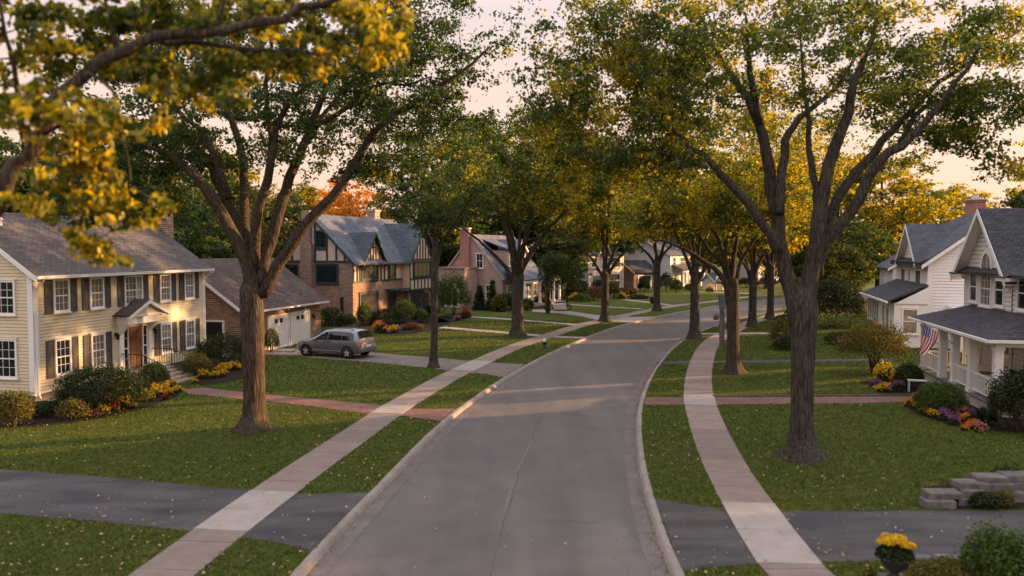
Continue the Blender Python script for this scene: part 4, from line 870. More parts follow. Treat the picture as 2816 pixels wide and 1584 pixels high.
    for sx in (-1.15, 1.2):
        rl = MB(); rail_run(rl, F.p(c + sx, .1, zd), F.p(c + sx, 1.2, zd), .85, 8); rail_run(rl, F.p(c + sx, 1.2, zd), F.p(c + sx * 1.05, 2.5, .1), .85, 9); rl.build('railing', 'iron_black', h)
    return h
cream_house()

# =============== brick garage before the timbered house
def brick_garage():
    L, D, ZE, ZR = 10.3, 8.0, 2.95, 5.75
    h = thing('brick_garage', 'low brick garage with brown shingle roof and two white doors', 'garage', (-16.2, 47.4, 0), rotz((.23, .973)), 'houses along the street')
    w = MB(); w.box(0, L, 0, D, -.1, ZE); w.prism([(0, 0, ZE), (0, D, ZE), (0, D / 2, ZR)], (L, 0, 0)); fixn(w.build('wall', 'brick_red', h))
    r = roof_x(h, 0, L, 0, D, ZE, ZR, 'shingle_brown', .3, .45, .12); gutter(h, front(), -.3, L + .3, ZE - .22, .44)
    for a, b in ((3.1, 5.55), (5.95, 8.4)):
        f = MB(); F = front(); fbox(f, F, a - .14, a, 0, .09, 0, 2.25); fbox(f, F, b, b + .14, 0, .09, 0, 2.25); fbox(f, F, a, b, 0, .09, 2.1, 2.25)
        fr = MB(); fbox(fr, F, a, b, .01, .035, .03, 2.1)
        for i in range(4):
            for k in range(4): fbox(fr, F, a + .06 + k * (b - a) / 4, a - .06 + (k + 1) * (b - a) / 4, .035, .048, .08 + i * .51, .48 + i * .51)
        d = fixn(fr.build('garage_door', 'siding_white', h)); fixn(f.build('door_frame', 'white_trim', d))
        g = MB()
        for k in (1, 2): fbox(g, F, a + .12 + k * (b - a) / 4, a - .12 + (k + 1) * (b - a) / 4, .048, .056, 1.68, 1.96)
        fixn(g.build('door_window', 'glass_dark', d))
    lantern(h, front(), 8.95, 1.75)
    LF = leftf(); d = MB(); fbox(d, LF, 1.2, 2.9, .0, .05, 0, 2.1); dd = fixn(d.build('side_door', 'door_dark', h)); f = MB(); fbox(f, LF, 1.08, 1.2, 0, .08, 0, 2.22); fbox(f, LF, 2.9, 3.02, 0, .08, 0, 2.22); fbox(f, LF, 1.2, 2.9, 0, .08, 2.1, 2.22); fixn(f.build('door_frame', 'white_trim', dd))
    return h
brick_garage()

# =============== timbered brick house
def beams(mb, F, lst, w=.14, d0=.0, d1=.06):
    for (a, za), (b, zb) in lst:
        A, B = Vector((a, za)), Vector((b, zb)); t = (B - A).normalized(); n = Vector((-t.y, t.x)) * w / 2
        panel(mb, F, [(A + n)[:], (A - n)[:], (B - n)[:], (B + n)[:]], d0, d1)
def timber_house():
    L, D, ZE, ZR = 14.8, 8.0, 5.5, 9.35; TR = 'timber_teal'
    h = thing('timbered_house', 'brick house with half-timbered gables and blue-grey slate roof', 'house', (-13.3, 66.5, 0), rotz((.33, .944)), 'houses along the street')
    wallbox(h, 0, L, 0, D, -.1, 3.75, 'brick_red'); u = MB(); u.box(.02, L - .02, .03, D - .02, 3.75, ZE - .02); u.build('upper_wall', 'stucco', h)
    F, LF = front(), leftf(); 
    sb = MB(); fbox(sb, LF, 0, D, 0, .02, 3.75, ZE - .1); fixn(sb.build('side_brickwork', 'brick_brown', h))
    g = MB(); g.prism([(0.01, 0, ZE), (0.01, D, ZE), (0.01, D / 2, ZR)], (L - .03, 0, 0)); fixn(g.build('gable_wall', 'stucco_pale', h))
    r = roof_x(h, 0, L, 0, D, ZE, ZR, 'slate_blue', .3, .4, .13, soff=TR)
    chimney(r, L - 3.0, L - 2.0, D / 2 + .4, D / 2 + 1.3, 7.5, 10.35, 'brick_pink', 'cap_stone', 0)
    ch = MB(); fbox(ch, LF, 3.75, 4.85, .0, .42, -.1, 6.9); fbox(ch, LF, 3.9, 4.7, .0, .42, 6.9, 9.75); fixn(ch.build('chimney', 'brick_brown', h))
    tb = MB(); beams(tb, LF, [((-.1, ZE - .1), (3.75, ZE - .1)), ((4.85, ZE - .1), (D + .1, ZE - .1)), ((.25, ZE + .0), (3.75, 8.95)), ((D - .25, ZE), (4.85, 8.45)), ((1.55, ZE), (1.55, 6.7)), ((.75, ZE), (.75, 6.0)), ((2.45, ZE), (2.45, 7.5)), ((3.6, ZE), (3.6, 8.8)), ((2.45, 6.45), (3.6, 6.45)), ((5.9, ZE), (5.9, 7.2)), ((6.8, ZE), (6.8, 6.4))], .16)
    tb.build('timber_frame', TR, h)
    window(h, LF, 2.5, 3.55, 6.6, 8.0, 2, 2, .08, TR, 'glass_dark', sill=False, dep=.02); window(h, LF, 1.35, 3.55, 3.55, 5.2, 1, 3, .14, TR, 'glass_dark', hung=False, dep=.02); window(h, LF, 5.3, 6.8, 3.6, 5.1, 1, 2, .12, TR, 'glass_dark', hung=False, dep=.02)
    window(h, LF, .9, 1.15, 1.4, 2.4, 1, 1, .04, TR, 'glass_dark', hung=False, dep=.02)
    # front, left portion
    fb = MB(); beams(fb, F, [((-.02, 3.68), (5.6, 3.68)), ((-.02, ZE - .15), (5.6, ZE - .15)), ((.1, 3.7), (.1, ZE)), ((.75, 3.7), (.75, ZE)), ((1.2, 3.7), (1.2, ZE)), ((4.3, 3.7), (4.3, ZE)), ((4.85, 3.7), (4.85, ZE)), ((5.5, 3.7), (5.5, ZE)), ((6.2, 3.7), (6.2, ZE)), ((7.6, 3.7), (7.6, ZE)), ((5.5, ZE - .15), (8.9, ZE - .15)), ((5.5, 3.68), (8.9, 3.68))], .15)
    fixn(fb.build('timber_frame', TR, h))
    window(h, F, 1.35, 4.15, 3.85, 5.25, 1, 4, .1, TR, 'glass_dim', hung=False, dep=.01); window(h, F, .95, 4.3, .75, 2.75, 1, 3, .16, TR, 'glass_dim', hung=False, dep=.01); window(h, F, 6.4, 7.4, 3.9, 5.2, 1, 2, .08, TR, 'glass_dim', hung=False, dep=.03)
    d = MB(); fbox(d, F, 6.3, 7.4, .01, .06, .15, 2.3); do = fixn(d.build('door', 'door_dark', h)); k = MB(); fbox(k, F, 6.15, 6.3, .0, .12, 0, 2.5); fbox(k, F, 7.4, 7.55, .0, .12, 0, 2.5); fbox(k, F, 6.3, 7.4, 0, .12, 2.3, 2.5); fixn(k.build('door_frame', TR, do))
    hd = MB(); fbox(hd, F, 5.7, 8.8, 0, 1.0, 2.7, 2.85); fixn(hd.build('door_hood', TR, h))
    # small wall dormer
    dm = MB(); dm.prism([(1.55, -.02, ZE - .2), (5.3, -.02, ZE - .2), (3.42, -.02, 7.85)], (0, 2.4, 0)); dmo = fixn(dm.build('dormer', 'stucco', h))
    roof_y(dmo, 1.55, 5.3, 0, 3.1, ZE - .1, 7.85, 'slate_teal', .3, .35, .1, 'dormer_roof', TR); q = MB(); beams(q, front(-.02), [((2.3, ZE - .1), (2.3, 6.3)), ((2.95, ZE - .1), (2.95, 7.1)), ((3.42, ZE - .1), (3.42, 7.6)), ((3.9, ZE - .1), (3.9, 7.1)), ((4.55, ZE - .1), (4.55, 6.3)), ((2.9, 6.65), (3.95, 6.65))], .13); fixn(q.build('timber_frame', TR, dmo))
    # projecting bay with the large gable
    a, b, P = 9.0, 14.7, -.75; bay = MB(); bay.box(a, b, P, .02, 2.55, ZE); bay.prism([(a, P, ZE), (b, P, ZE), ((a + b) / 2, P, 8.85)], (0, 4.5, 0)); bo = fixn(bay.build('gable_bay', 'stucco', h))
    bl = MB(); bl.box(a + .3, b - .3, P + .25, .02, -.1, 2.55); bl.build('bay_brickwork', 'brick_red', bo)
    roof_y(bo, a, b, P, 4.0, ZE, 8.85, 'slate_teal', .35, .3, .12, 'gable_roof', TR); BF = front(P); q = MB(); m = (a + b) / 2
    zt = lambda x: ZE + (8.85 - ZE) * (1 - abs(x - m) / (m - a)) - .1
    beams(q, BF, [((a - .05, 2.6), (b + .05, 2.6)), ((a, 3.65), (b, 3.65)), ((a, ZE - .05), (b, ZE - .05)), ((a + .08, 2.6), (a + .08, ZE)), ((b - .08, 2.6), (b - .08, ZE))] + [((x, 2.7), (x, 3.6)) for x in (a + 1.0, a + 1.75, a + 2.5, a + 3.25, a + 4.0, a + 4.75)] + [((x, ZE), (x, zt(x))) for x in (a + .9, a + 1.6, a + 2.25, m, b - 2.25, b - 1.6, b - .9)] + [((a + .7, 3.7), (a + .7, ZE)), ((b - 1.0, 3.7), (b - 1.0, ZE)), ((b - .55, 3.7), (b - .55, ZE))], .15); fixn(q.build('timber_frame', TR, bo))
    window(bo, BF, a + .9, b - 1.15, 3.8, 5.25, 1, 4, .1, TR, 'glass_dim', hung=False); window(bo, front(P + .25), a + .7, b - 1.2, .75, 2.35, 1, 4, .12, TR, 'glass_dim', hung=False)
    return h
timber_house()

# =============== pink brick cottage
def cottage():
    L, D, ZE, ZR = 11.0, 7.5, 3.5, 8.0
    h = thing('brick_cottage', 'pink brick cottage with steep roof, twin-window dormer and pillared porch', 'house', (-1.1, 88, 0), rotz((.42, .907)), 'houses along the street')
    w = MB(); w.box(0, L, 0, D, -.1, ZE); w.prism([(0, 0, ZE), (0, D, ZE), (0, D / 2, ZR)], (L, 0, 0)); fixn(w.build('wall', 'brick_pink', h))
    r = roof_x(h, 0, L, 0, D, ZE, ZR, 'slate_blue', .2, .35, .12, soff='soffit_tan'); LF, F = leftf(), front()
    ch = MB(); fbox(ch, LF, 3.9, 5.0, .0, .5, -.1, 8.7); c = fixn(ch.build('chimney', 'brick_chimney', h)); q = MB(); fbox(q, LF, 3.82, 5.08, -.05, .57, 8.701, 8.85); fixn(q.build('chimney_cap', 'cap_stone', c))
    window(h, LF, 2.3, 3.2, 4.3, 6.0, 1, 2, .08, 'white_trim', 'glass_dark'); window(h, LF, 1.2, 2.0, .9, 2.5, 1, 2, .08, 'white_trim', 'glass_dark')
    # flat-topped wing with the arched white door
    an = MB(); an.box(-3.2, 0, 3.0, 6.6, -.1, 4.3); a = fixn(an.build('side_wing', 'brick_pink', h)); k = MB(); k.box(-3.3, .1, 2.9, 6.7, 4.3, 4.45); k.build('parapet_cap', 'brick_brown', a)
    AF = leftf(-3.2); f = MB(); pts = [(3.6 + .9 + .9 * math.cos(t), 2.0 + .65 * math.sin(t)) for t in [i * math.pi / 12 for i in range(13)]]; panel(f, AF, [(5.4, .1)] + pts + [(3.6, .1)], 0, .06); fo = fixn(f.build('arched_door', 'white_trim', a)); gl = MB(); fbox(gl, AF, 3.85, 4.4, .06, .075, .3, 2.0); fbox(gl, AF, 4.6, 5.15, .06, .075, .3, 2.0); fixn(gl.build('door_pane', 'timber_teal', a))
    # dormer
    dm = MB(); dm.box(2.0, 7.2, .3, 4, 4.4, 6.3); dm.prism([(4.4, .3, 6.3), (7.2, .3, 6.3), (5.8, .3, 7.5)], (0, 3, 0)); d = fixn(dm.build('dormer', 'brick_pink', h)); sh = MB(); sh.hexa([(1.7, 0, 6.3), (4.6, 0, 6.3), (4.6, 3.6, 7.6), (1.7, 3.6, 7.6), (1.7, 0, 6.42), (4.6, 0, 6.42), (4.6, 3.6, 7.72), (1.7, 3.6, 7.72)]); fixn(sh.build('dormer_roof', 'slate_blue', d)); roof_y(d, 4.4, 7.2, .3, 3.5, 6.3, 7.5, 'slate_blue', .25, .25, .1, 'gable_roof')
    window(d, front(.3), 2.4, 3.9, 4.5, 6.2, 1, 2, .1, glass='glass_dark'); window(d, front(.3), 5.0, 6.7, 4.5, 6.2, 1, 2, .1, glass='glass_dark')
    # porch
    pr = MB(); y = -2.6; pr.hexa([(-.2, y - .3, 3.0), (L - .2, y - .3, 3.0), (L - 1.2, 0, 4.1), (.5, 0, 4.1), (-.2, y - .3, 3.12), (L - .2, y - .3, 3.12), (L - 1.2, 0, 4.22), (.5, 0, 4.22)]); p = fixn(pr.build('porch_roof', 'slate_blue', h)); b = MB(); b.box(-.1, L - .3, y - .2, y, 2.72, 2.99); b.build('porch_beam', 'white_trim', p)
    for x in (.1, 2.2, 4.4, 6.6, 7.3, 8.6, L - .5):
        c = MB(); c.box(x - .12, x + .12, y - .2, y + .04, .3, 2.72); c.box(x - .17, x + .17, y - .25, y + .09, .3, .5); c.build('porch_post', 'white_trim', p)
    fl = MB(); fl.box(-.1, L - .3, y - .3, 0, -.05, .3); fl.build('porch_floor', 'stone_step', h); window(h, F, 1.2, 3.2, .8, 2.4, 1, 2, .1); window(h, F, 7.0, 9.6, .8, 2.4, 1, 3, .1); dd = MB(); fbox(dd, F, 4.6, 5.6, .01, .06, .3, 2.4); fixn(dd.build('door', 'door_wood', h))
    return h
cottage()

# =============== simple far houses
def far_house(name, label, pos, u, L, D, ZE, ZR, wall, side, roof, wins, porch=None, side_wins=(), group='houses along the street', chim=None, gab=None):
    h = thing(name, label, 'house', pos, rotz(u), group); F, LF = front(), leftf()
    wallbox(h, .06, L - .06, .06, D, -.1, ZE, wall); w = MB(); clap(w, F, lambda z: (0, L), .3, ZE - .05, .2, .03); w.build('front_siding', wall, h)
    g = MB(); clap(g, LF, gable_span(0, D, ZE, D / 2, ZR), .3, ZR, .2, .03); g.prism([(.08, .08, .0), (.08, D, .0), (.08, D, ZE), (.08, D / 2, ZR - .05), (.08, .08, ZE)], (.05, 0, 0)); g.prism([(L - .08, .03, ZE), (L - .08, D, ZE), (L - .08, D / 2, ZR)], (.05, 0, 0)); g.build('gable_wall', side, h)
    r = roof_x(h, 0, L, 0, D, ZE, ZR, roof, .3, .4, .14)
    c = MB(); fbox(c, F, -.05, .15, 0, .07, 0, ZE); fbox(c, F, L - .15, L + .05, 0, .07, 0, ZE); fbox(c, F, 0, L, 0, .06, ZE - .25, ZE); fixn(c.build('corner_board', 'white_trim', h))
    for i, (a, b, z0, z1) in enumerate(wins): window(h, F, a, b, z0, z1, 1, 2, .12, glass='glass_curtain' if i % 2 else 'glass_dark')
    for a, b, z0, z1 in side_wins: window(h, LF, a, b, z0, z1, 1, 2, .1, glass='glass_dark')
    if chim: chimney(r, *chim)
    if gab:
        a, b, zr = gab; dm = MB(); dm.prism([(a, .0, ZE), (b, .0, ZE), ((a + b) / 2, .0, zr)], (0, 3, 0)); d = fixn(dm.build('gable_dormer', wall, h)); roof_y(d, a, b, 0, 3, ZE, zr, roof, .3, .3, .12)
    if porch:
        a, b, dpt, z = porch; m = MB(); m.hexa([(a - .2, -dpt - .3, z), (b + .2, -dpt - .3, z), (b, 0, z + .9), (a, 0, z + .9), (a - .2, -dpt - .3, z + .12), (b + .2, -dpt - .3, z + .12), (b, 0, z + 1.02), (a, 0, z + 1.02)]); p = fixn(m.build('porch_roof', roof, h)); q = MB(); q.box(a, b, -dpt - .15, -dpt + .05, z - .3, z - .005); q.build('porch_beam', 'white_trim', p)
        n = max(3, int((b - a) / 1.4))
        for i in range(n + 1):
            x = a + .15 + (b - a - .3) * i / n; q = MB(); q.box(x - .14, x + .14, -dpt - .17, -dpt + .09, 0, z - .3); q.build('porch_post', 'white_trim', p)
    return h
far_house('blush_house', 'blush-fronted house with white siding gable and grey roof beyond the cottage', (11.6, 121, 0), (.66, .75), 9.5, 8.5, 5.75, 9.0, 'siding_blush', 'siding_white', 'shingle_blue', [(.6, 2.3, 3.6, 5.2), (4.4, 5.9, 3.5, 5.2), (6.2, 8.6, 3.5, 5.2), (.9, 3.6, .5, 2.5), (5.2, 8.6, .4, 2.6)], None, [(3, 4, 1, 2.4)], chim=(5.6, 6.5, 3, 3.8, 7.5, 10.2, 'brick_chimney', 'cap_stone', 1), gab=(2.6, 5.6, 7.9))
far_house('lilac_house', 'lilac-white house with slim front columns seen beneath the far maple boughs', (26.2, 132, 0), (.55, .835), 11, 9.5, 5.5, 8.0, 'siding_white', 'siding_lilac', 'shingle_blue', [(1, 2.4, 3.5, 5.1), (4.2, 7.2, 3.5, 5.1), (8.4, 9.8, 3.5, 5.1), (1.4, 3.2, .6, 2.3), (5, 7, .6, 2.3)], (.5, 10.5, 2.0, 2.9), [(6.4, 7.3, 2.9, 4.5)])
far_house('distant_house', 'small pale house almost hidden by trees where the road bends away', (47, 152, 0), (.8, .6), 9, 8, 4.6, 7.4, 'siding_lilac', 'siding_lilac', 'shingle_grey', [(1, 2.4, 1, 2.6), (5, 7, 1, 2.6)])
def shed(name, label, pos, u, L, D, ZE, ZR, wall, roof, cat='garage'):
    h = thing(name, label, cat, pos, rotz(u)); w = MB(); w.box(0, L, 0, D, -.1, ZE); w.prism([(0, 0, ZE), (0, D, ZE), (0, D / 2, ZR)], (L, 0, 0)); fixn(w.build('wall', wall, h)); roof_x(h, 0, L, 0, D, ZE, ZR, roof, .4, .5, .12)
    d = MB(); F = front(); fbox(d, F, L * .2, L * .75, 0, .06, 0, 2.1); fixn(d.build('garage_door', 'louvre_dark' if wall != 'siding_lilac' else 'timber_teal', h)); f = MB(); fbox(f, F, L * .16, L * .2, 0, .1, 0, 2.2); fbox(f, F, L * .75, L * .79, 0, .1, 0, 2.2); fbox(f, F, L * .2, L * .75, 0, .1, 2.1, 2.2); fixn(f.build('door_frame', 'white_trim', h))
    return h
shed('carport_garage', 'low brick garage with hipped dark roof between the blush and lilac houses', (19.6, 128, 0), (.75, .66), 5.6, 5, 2.9, 4.5, 'brick_brown', 'shingle_dark')
shed('playhouse_shed', 'little lilac shed with dark teal door past the lilac house', (31.5, 124, 0), (.8, .6), 2.6, 2.2, 1.7, 2.6, 'siding_lilac', 'shingle_blue', 'shed')
shed('backyard_shed', 'dark shed roof peeping over the cream house ridge at the left edge', (-33.6, 47.5, 0), (.97, .2), 5, 4, 6.4, 8.6, 'siding_grey', 'shingle_dark', 'shed')

# =============== white house with the pillared porch, at the right edge
def porch_house():
    L, D, ZE, ZR = 9.6, 8.5, 5.55, 8.35; u = (-.204, -.979)
    h = thing('porch_house', 'white clapboard house with arched gable window and railed front porch', 'house', (22.3, 39.1, 0), rotz(u), 'houses along the street'); F, LF = front(), leftf(); zf = .5
    GA, GB, GR = .0, 5.6, 8.2; m = (GA + GB) / 2
    wallbox(h, .08, L, .09, D, -.1, ZE, 'siding_grey'); w = MB(); clap(w, F, gable_span(GA, GB, ZE, m, GR), .45, GR, .2, .03); clap(w, front(.04), lambda z: (GB, L), .45, ZE, .2, .03); clap(w, LF, gable_span(0, D, ZE, D / 2, ZR), .45, ZR, .2, .03); w.prism([(GA, .06, ZE - .03), (GB, .06, ZE - .03), (m, .06, GR - .05)], (0, 3.6, 0)); w.prism([(.08, .1, ZE), (.08, D, ZE), (.08, D / 2, ZR - .05)], (L - .16, 0, 0)); fixn(w.build('siding', 'siding_grey', h))
    c = MB(); fbox(c, F, -.04, .14, 0, .05, .4, ZE); fbox(c, LF, -.05, .12, 0, .05, .4, ZE); fixn(c.build('corner_board', 'white_trim', h))
    roof_x(h, 0, L, .04, D, ZE, ZR, 'shingle_dark', .35, .4, .13); roof_y(h, GA, GB, 0, 4.2, ZE, GR, 'shingle_dark', .55, .5, .14)
    for s, x0, x1 in ((-1, GA - .6, GA + .35), (1, GB - .35, GB + .7)):   # cornice returns
        q = MB(); q.box(x0, x1, -.55, .0, ZE - .42, ZE - .27); q.build('cornice_return', 'white_trim', h); q = MB(); q.prism([(x0 - .05, -.6, ZE - .268), (x1 + .03, -.6, ZE - .268), (x1 + .03, 0, ZE - .03), (x0 - .05, 0, ZE - .03)], (0, 0, .03)); fixn(q.build('return_roof', 'shingle_dark', h))
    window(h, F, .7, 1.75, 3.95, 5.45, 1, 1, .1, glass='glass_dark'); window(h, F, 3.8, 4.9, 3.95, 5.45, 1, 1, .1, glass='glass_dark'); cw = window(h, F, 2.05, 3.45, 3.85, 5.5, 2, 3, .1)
    ar = MB(); N_ = 14; ac = 2.75
    for i in range(N_):
        t0, t1 = math.pi * i / N_, math.pi * (i + 1) / N_; pp = [(ac + .72 * math.cos(t0), 5.5 + .95 * math.sin(t0)), (ac + .72 * math.cos(t1), 5.5 + .95 * math.sin(t1)), (ac + .56 * math.cos(t1), 5.5 + .78 * math.sin(t1)), (ac + .56 * math.cos(t0), 5.5 + .78 * math.sin(t0))]; panel(ar, F, pp, 0, .085)
    fbox(ar, F, ac - .01, ac + .012, .03, .06, 5.56, 6.28); fixn(ar.build('arch_frame', 'white_trim', cw)); gp = MB(); panel(gp, F, [(ac + .57 * math.cos(math.pi * i / N_), 5.5 + .79 * math.sin(math.pi * i / N_)) for i in range(N_ + 1)], .004, .036); fixn(gp.build('arch_pane', 'glass_curtain', cw))
    for a in (6.1, 7.6): window(h, front(.04), a, a + 1.0, 3.95, 5.4, 1, 1, .1, glass='glass_dark')
    lantern(h, F, 5.25, 5.0)
    for a, b in ((1.2, 2.4), (4.6, 5.8)): window(h, F, a, b, 1.2, 2.7, 1, 2, .1, dep=.02)
    d = MB(); fbox(d, front(.04), 7.0, 8.2, .02, .07, zf, 2.75); fixn(d.build('door', 'door_dark', h))
    # porch: floor, skirt, posts, beam, railings, hipped roof
    x0, x1, y = -.35, 9.2, -1.85; fl = MB(); fl.box(x0 - .1, x1 + .1, y - .1, 0, zf - .1, zf); f = fl.build('porch_floor', 'porch_floor', h); sk = MB(); sk.box(x0, x1, y + .02, y + .06, 0, zf - .1); sk.box(x1 - .04, x1, y + .06, 0, 0, zf - .1); sk.build('porch_skirt', 'soffit_tan', f); lt = MB()
    for i in range(60): lt.box(x0 + i * .16, x0 + i * .16 + .05, y - .01, y + .018, .02, zf - .12)
    lt.box(x0, x1, y - .02, y + .018, zf - .20, zf - .11); lt.build('porch_lattice', 'white_trim', f)
    posts = [x0 + .1, 2.55, 4.25, 6.35, x1 - .15]
    for x in posts:
        q = MB(); q.box(x - .15, x + .15, y - .02, y + .28, zf, 2.72); q.box(x - .19, x + .19, y - .06, y + .32, zf, zf + .16); q.box(x - .19, x + .19, y - .06, y + .32, 2.6, 2.72); q.build('porch_post', 'white_trim', h)
    q = MB(); q.box(x1 - .3, x1, -.16, .04, zf, 2.72); q.build('porch_post', 'white_trim', h)
    b = MB(); b.box(x0 - .08, x1 + .02, y, y + .25, 2.72, 3.0); b.box(x1 - .25, x1 + .02, y + .25, .0, 2.72, 3.0); b.box(x0 - .08, x0 + .15, y + .25, .0, 2.72, 3.0); b.build('porch_beam', 'white_trim', h)
    def rail(p, q_, n):
        r = MB(); p, q_ = Vector(p), Vector(q_); ax = (q_ - p).normalized(); nn = Vector((-ax.y, ax.x, 0)) * .04
        for z0, z1, k in ((.82, .9, 1.1), (.12, .19, .8)): r.hexa([p - nn * k + Vector((0, 0, z0)), q_ - nn * k + Vector((0, 0, z0)), q_ + nn * k + Vector((0, 0, z0)), p + nn * k + Vector((0, 0, z0))] + [p - nn * k + Vector((0, 0, z1)), q_ - nn * k + Vector((0, 0, z1)), q_ + nn * k + Vector((0, 0, z1)), p + nn * k + Vector((0, 0, z1))])
        for i in range(n):
            c_ = p.lerp(q_, (i + .5) / n); r.box(c_.x - .026, c_.x + .026, c_.y - .014, c_.y + .014, zf * 0 + c_.z + .19, c_.z + .82)
        return fixn(r.build('porch_railing', 'white_trim', h))
    yy = y + .12
    rail((posts[0] + .16, yy, zf), (posts[1] - .16, yy, zf), 13); rail((posts[2] + .16, yy, zf), (posts[3] - .16, yy, zf), 11); rail((posts[3] + .16, yy, zf), (posts[4] - .16, yy, zf), 14); rail((x1 - .1, yy + .2, zf), (x1 - .1, -.2, zf), 12); rail((x0 + .05, yy + .2, zf), (x0 + .05, -.1, zf), 12)
    ze, zt, o = 2.95, 3.72, .45; e0, e1, ey = x0 - o, x1 + o, y - o; rf = MB()
    A, B, C_, D_ = (e0, ey, ze), (e1, ey, ze), (e1, .02, ze), (e0, .02, ze); T0, T1 = (.9, .02, zt), (x1 - 1.1, .02, zt)
    th = Vector((0, 0, .1)); U = lambda p: tuple(Vector(p) + th)
    rf.quad(U(A), U(B), U(T1), U(T0)); rf.add([U(B), U(C_), U(T1)], [(0, 1, 2)]); rf.add([U(D_), U(A), U(T0)], [(0, 1, 2)])
    for p, q_ in ((A, B), (B, C_), (D_, A)): rf.quad(p, q_, U(q_), U(p))
    rr = rf.build('porch_roof', 'shingle_dark', h); cl = MB(); cl.box(e0 + .05, e1 - .05, ey + .05, 0, ze - .02, ze); cl.build('porch_ceiling', 'soffit', rr)
    gt = MB(); gt.box(e0 - .05, e1 + .05, ey - .1, ey - .005, ze - .02, ze + .09); gt.box(e1 + .005, e1 + .1, ey - .005, 0, ze - .02, ze + .09); gt.box(e0 - .1, e0 - .005, ey - .005, 0, ze - .02, ze + .09); gt.build('eave_gutter', 'white_trim', rr)
    st = MB(); st.box(posts[1] + .2, posts[2] - .2, y - .45, y - .1, -.05, .33); st.box(posts[1] + .2, posts[2] - .2, y - .85, y - .45, -.05, .17); st.build('porch_steps', 'stone_step', h)
    return h
PORCH = porch_house()
# =============== white house next door, partly behind it
def gable_house():
    L, D, ZE, ZR = 10.6, 8.2, 5.65, 8.75; u = (-.27, -.963)
    h = thing('gabled_house', 'white sided house with grey roof, front gable and low glazed sunroom', 'house', (29.95, 62, 0), rotz(u), 'houses along the street'); F, RF = front(), rightf(L)
    wallbox(h, .06, L - .08, .06, D, -.1, ZE, 'siding_white'); w = MB(); clap(w, F, lambda z: (0, L), .4, ZE - .1, .2, .03); w.build('front_siding', 'siding_grey', h)
    g = MB(); clap(g, RF, gable_span(0, D, ZE, D / 2, ZR), .4, ZR, .2, .03); g.prism([(.03, .06, ZE), (.03, D, ZE), (.03, D / 2, ZR - .06)], (L - .12, 0, 0)); g.build('gable_wall', 'siding_white', h)
    c = MB(); fbox(c, RF, -.03, .22, 0, .05, .4, ZE); fbox(c, F, L - .2, L + .04, 0, .05, .4, ZE); fixn(c.build('corner_board', 'white_trim', h))
    r = roof_x(h, 0, L, 0, D, ZE, ZR, 'shingle_blue', .3, .45, .15); chimney(r, 1.8, 3.2, D / 2 + .1, D / 2 + 1.1, 7.6, 10.1, 'brick_chimney', 'cap_stone', 2)
    a, b, zr = 2.2, 8.4, 8.15; d = MB(); clap(d, front(-.02), gable_span(a, b, ZE, (a + b) / 2, zr), ZE, zr, .2, .03); d.prism([(a, .04, ZE), (b, .04, ZE), ((a + b) / 2, .04, zr - .05)], (0, 3.9, 0)); do = fixn(d.build('front_gable', 'siding_grey', h)); roof_y(do, a, b, 0, 4.4, ZE, zr, 'shingle_blue', .35, .45, .13)
    window(do, front(-.02), 5.0, 6.1, 6.3, 7.25, 1, 2, .08, glass='glass_dark', hung=False, sill=False)
    q = MB(); q.hexa([(.0, -.5, ZE - .12), (L, -.5, ZE - .12), (L, .0, ZE + .1), (.0, 0, ZE + .1), (.0, -.5, ZE - .02), (L, -.5, ZE - .02), (L, 0, ZE + .2), (0, 0, ZE + .2)]); fixn(q.build('pent_roof', 'shingle_dark', h))
    for a_, b_ in ((2.0, 3.6), (4.6, 5.4), (6.9, 8.7)): window(h, F, a_, b_, 3.55, 5.1, 1, 2 if b_ - a_ > 1 else 1, .1, glass='glass_dark', hung=False)
    y = -2.0; s = MB(); s.box(-.2, L + .1, y, 0, -.1, 2.95); so = s.build('sunroom', 'siding_white', h); sf = MB(); sf.box(-.2, L + .1, y - .02, y - .002, -.1, 1.0); sf.build('sunroom_brick', 'brick_brown', so)
    m = MB(); m.hexa([(-.6, y - .45, 2.95), (L + .35, y - .45, 2.95), (L + .15, 0, 4.05), (.2, 0, 4.05), (-.6, y - .45, 3.08), (L + .35, y - .45, 3.08), (L + .15, 0, 4.18), (.2, 0, 4.18)]); fixn(m.build('sunroom_roof', 'shingle_dark', so)); tr = MB(); tr.prism([(L + .1, y, 2.9), (L + .1, 0, 2.9), (L + .1, 0, 4.0)], (.1, 0, 0)); fixn(tr.build('roof_side', 'white_trim', so))
    gt = MB(); gt.box(-.65, L + .4, y - .56, y - .45, 2.93, 3.05); gt.build('eave_gutter', 'white_trim', so)
    SF = front(y)
    for i in range(5): window(so, SF, .3 + i * 1.0, 1.25 + i * 1.0, 1.1, 2.75, 1, 1, .07, glass='glass_dark', hung=False, sill=False)
    for a_ in (6.6, 8.2): window(so, SF, a_, a_ + 1.1, .9, 2.6, 1, 1, .08, glass='glass_curtain', hung=False, sill=False)
    window(h, rightf(L + .1), -1.55, -.55, .9, 2.6, 1, 1, .1, glass='glass_curtain')
    # rear lean-to along the gable wall, and side entry hood
    z = MB(); z.box(L + .0, L + 1.8, 1.3, 6.5, -.1, 2.6); zo = z.build('side_porch', 'siding_white', h); k = MB(); k.box(L - .05, L + 2.0, 1.1, 6.7, 2.6, 2.78); k.build('porch_roof', 'white_trim', zo)
    return h
gable_house()
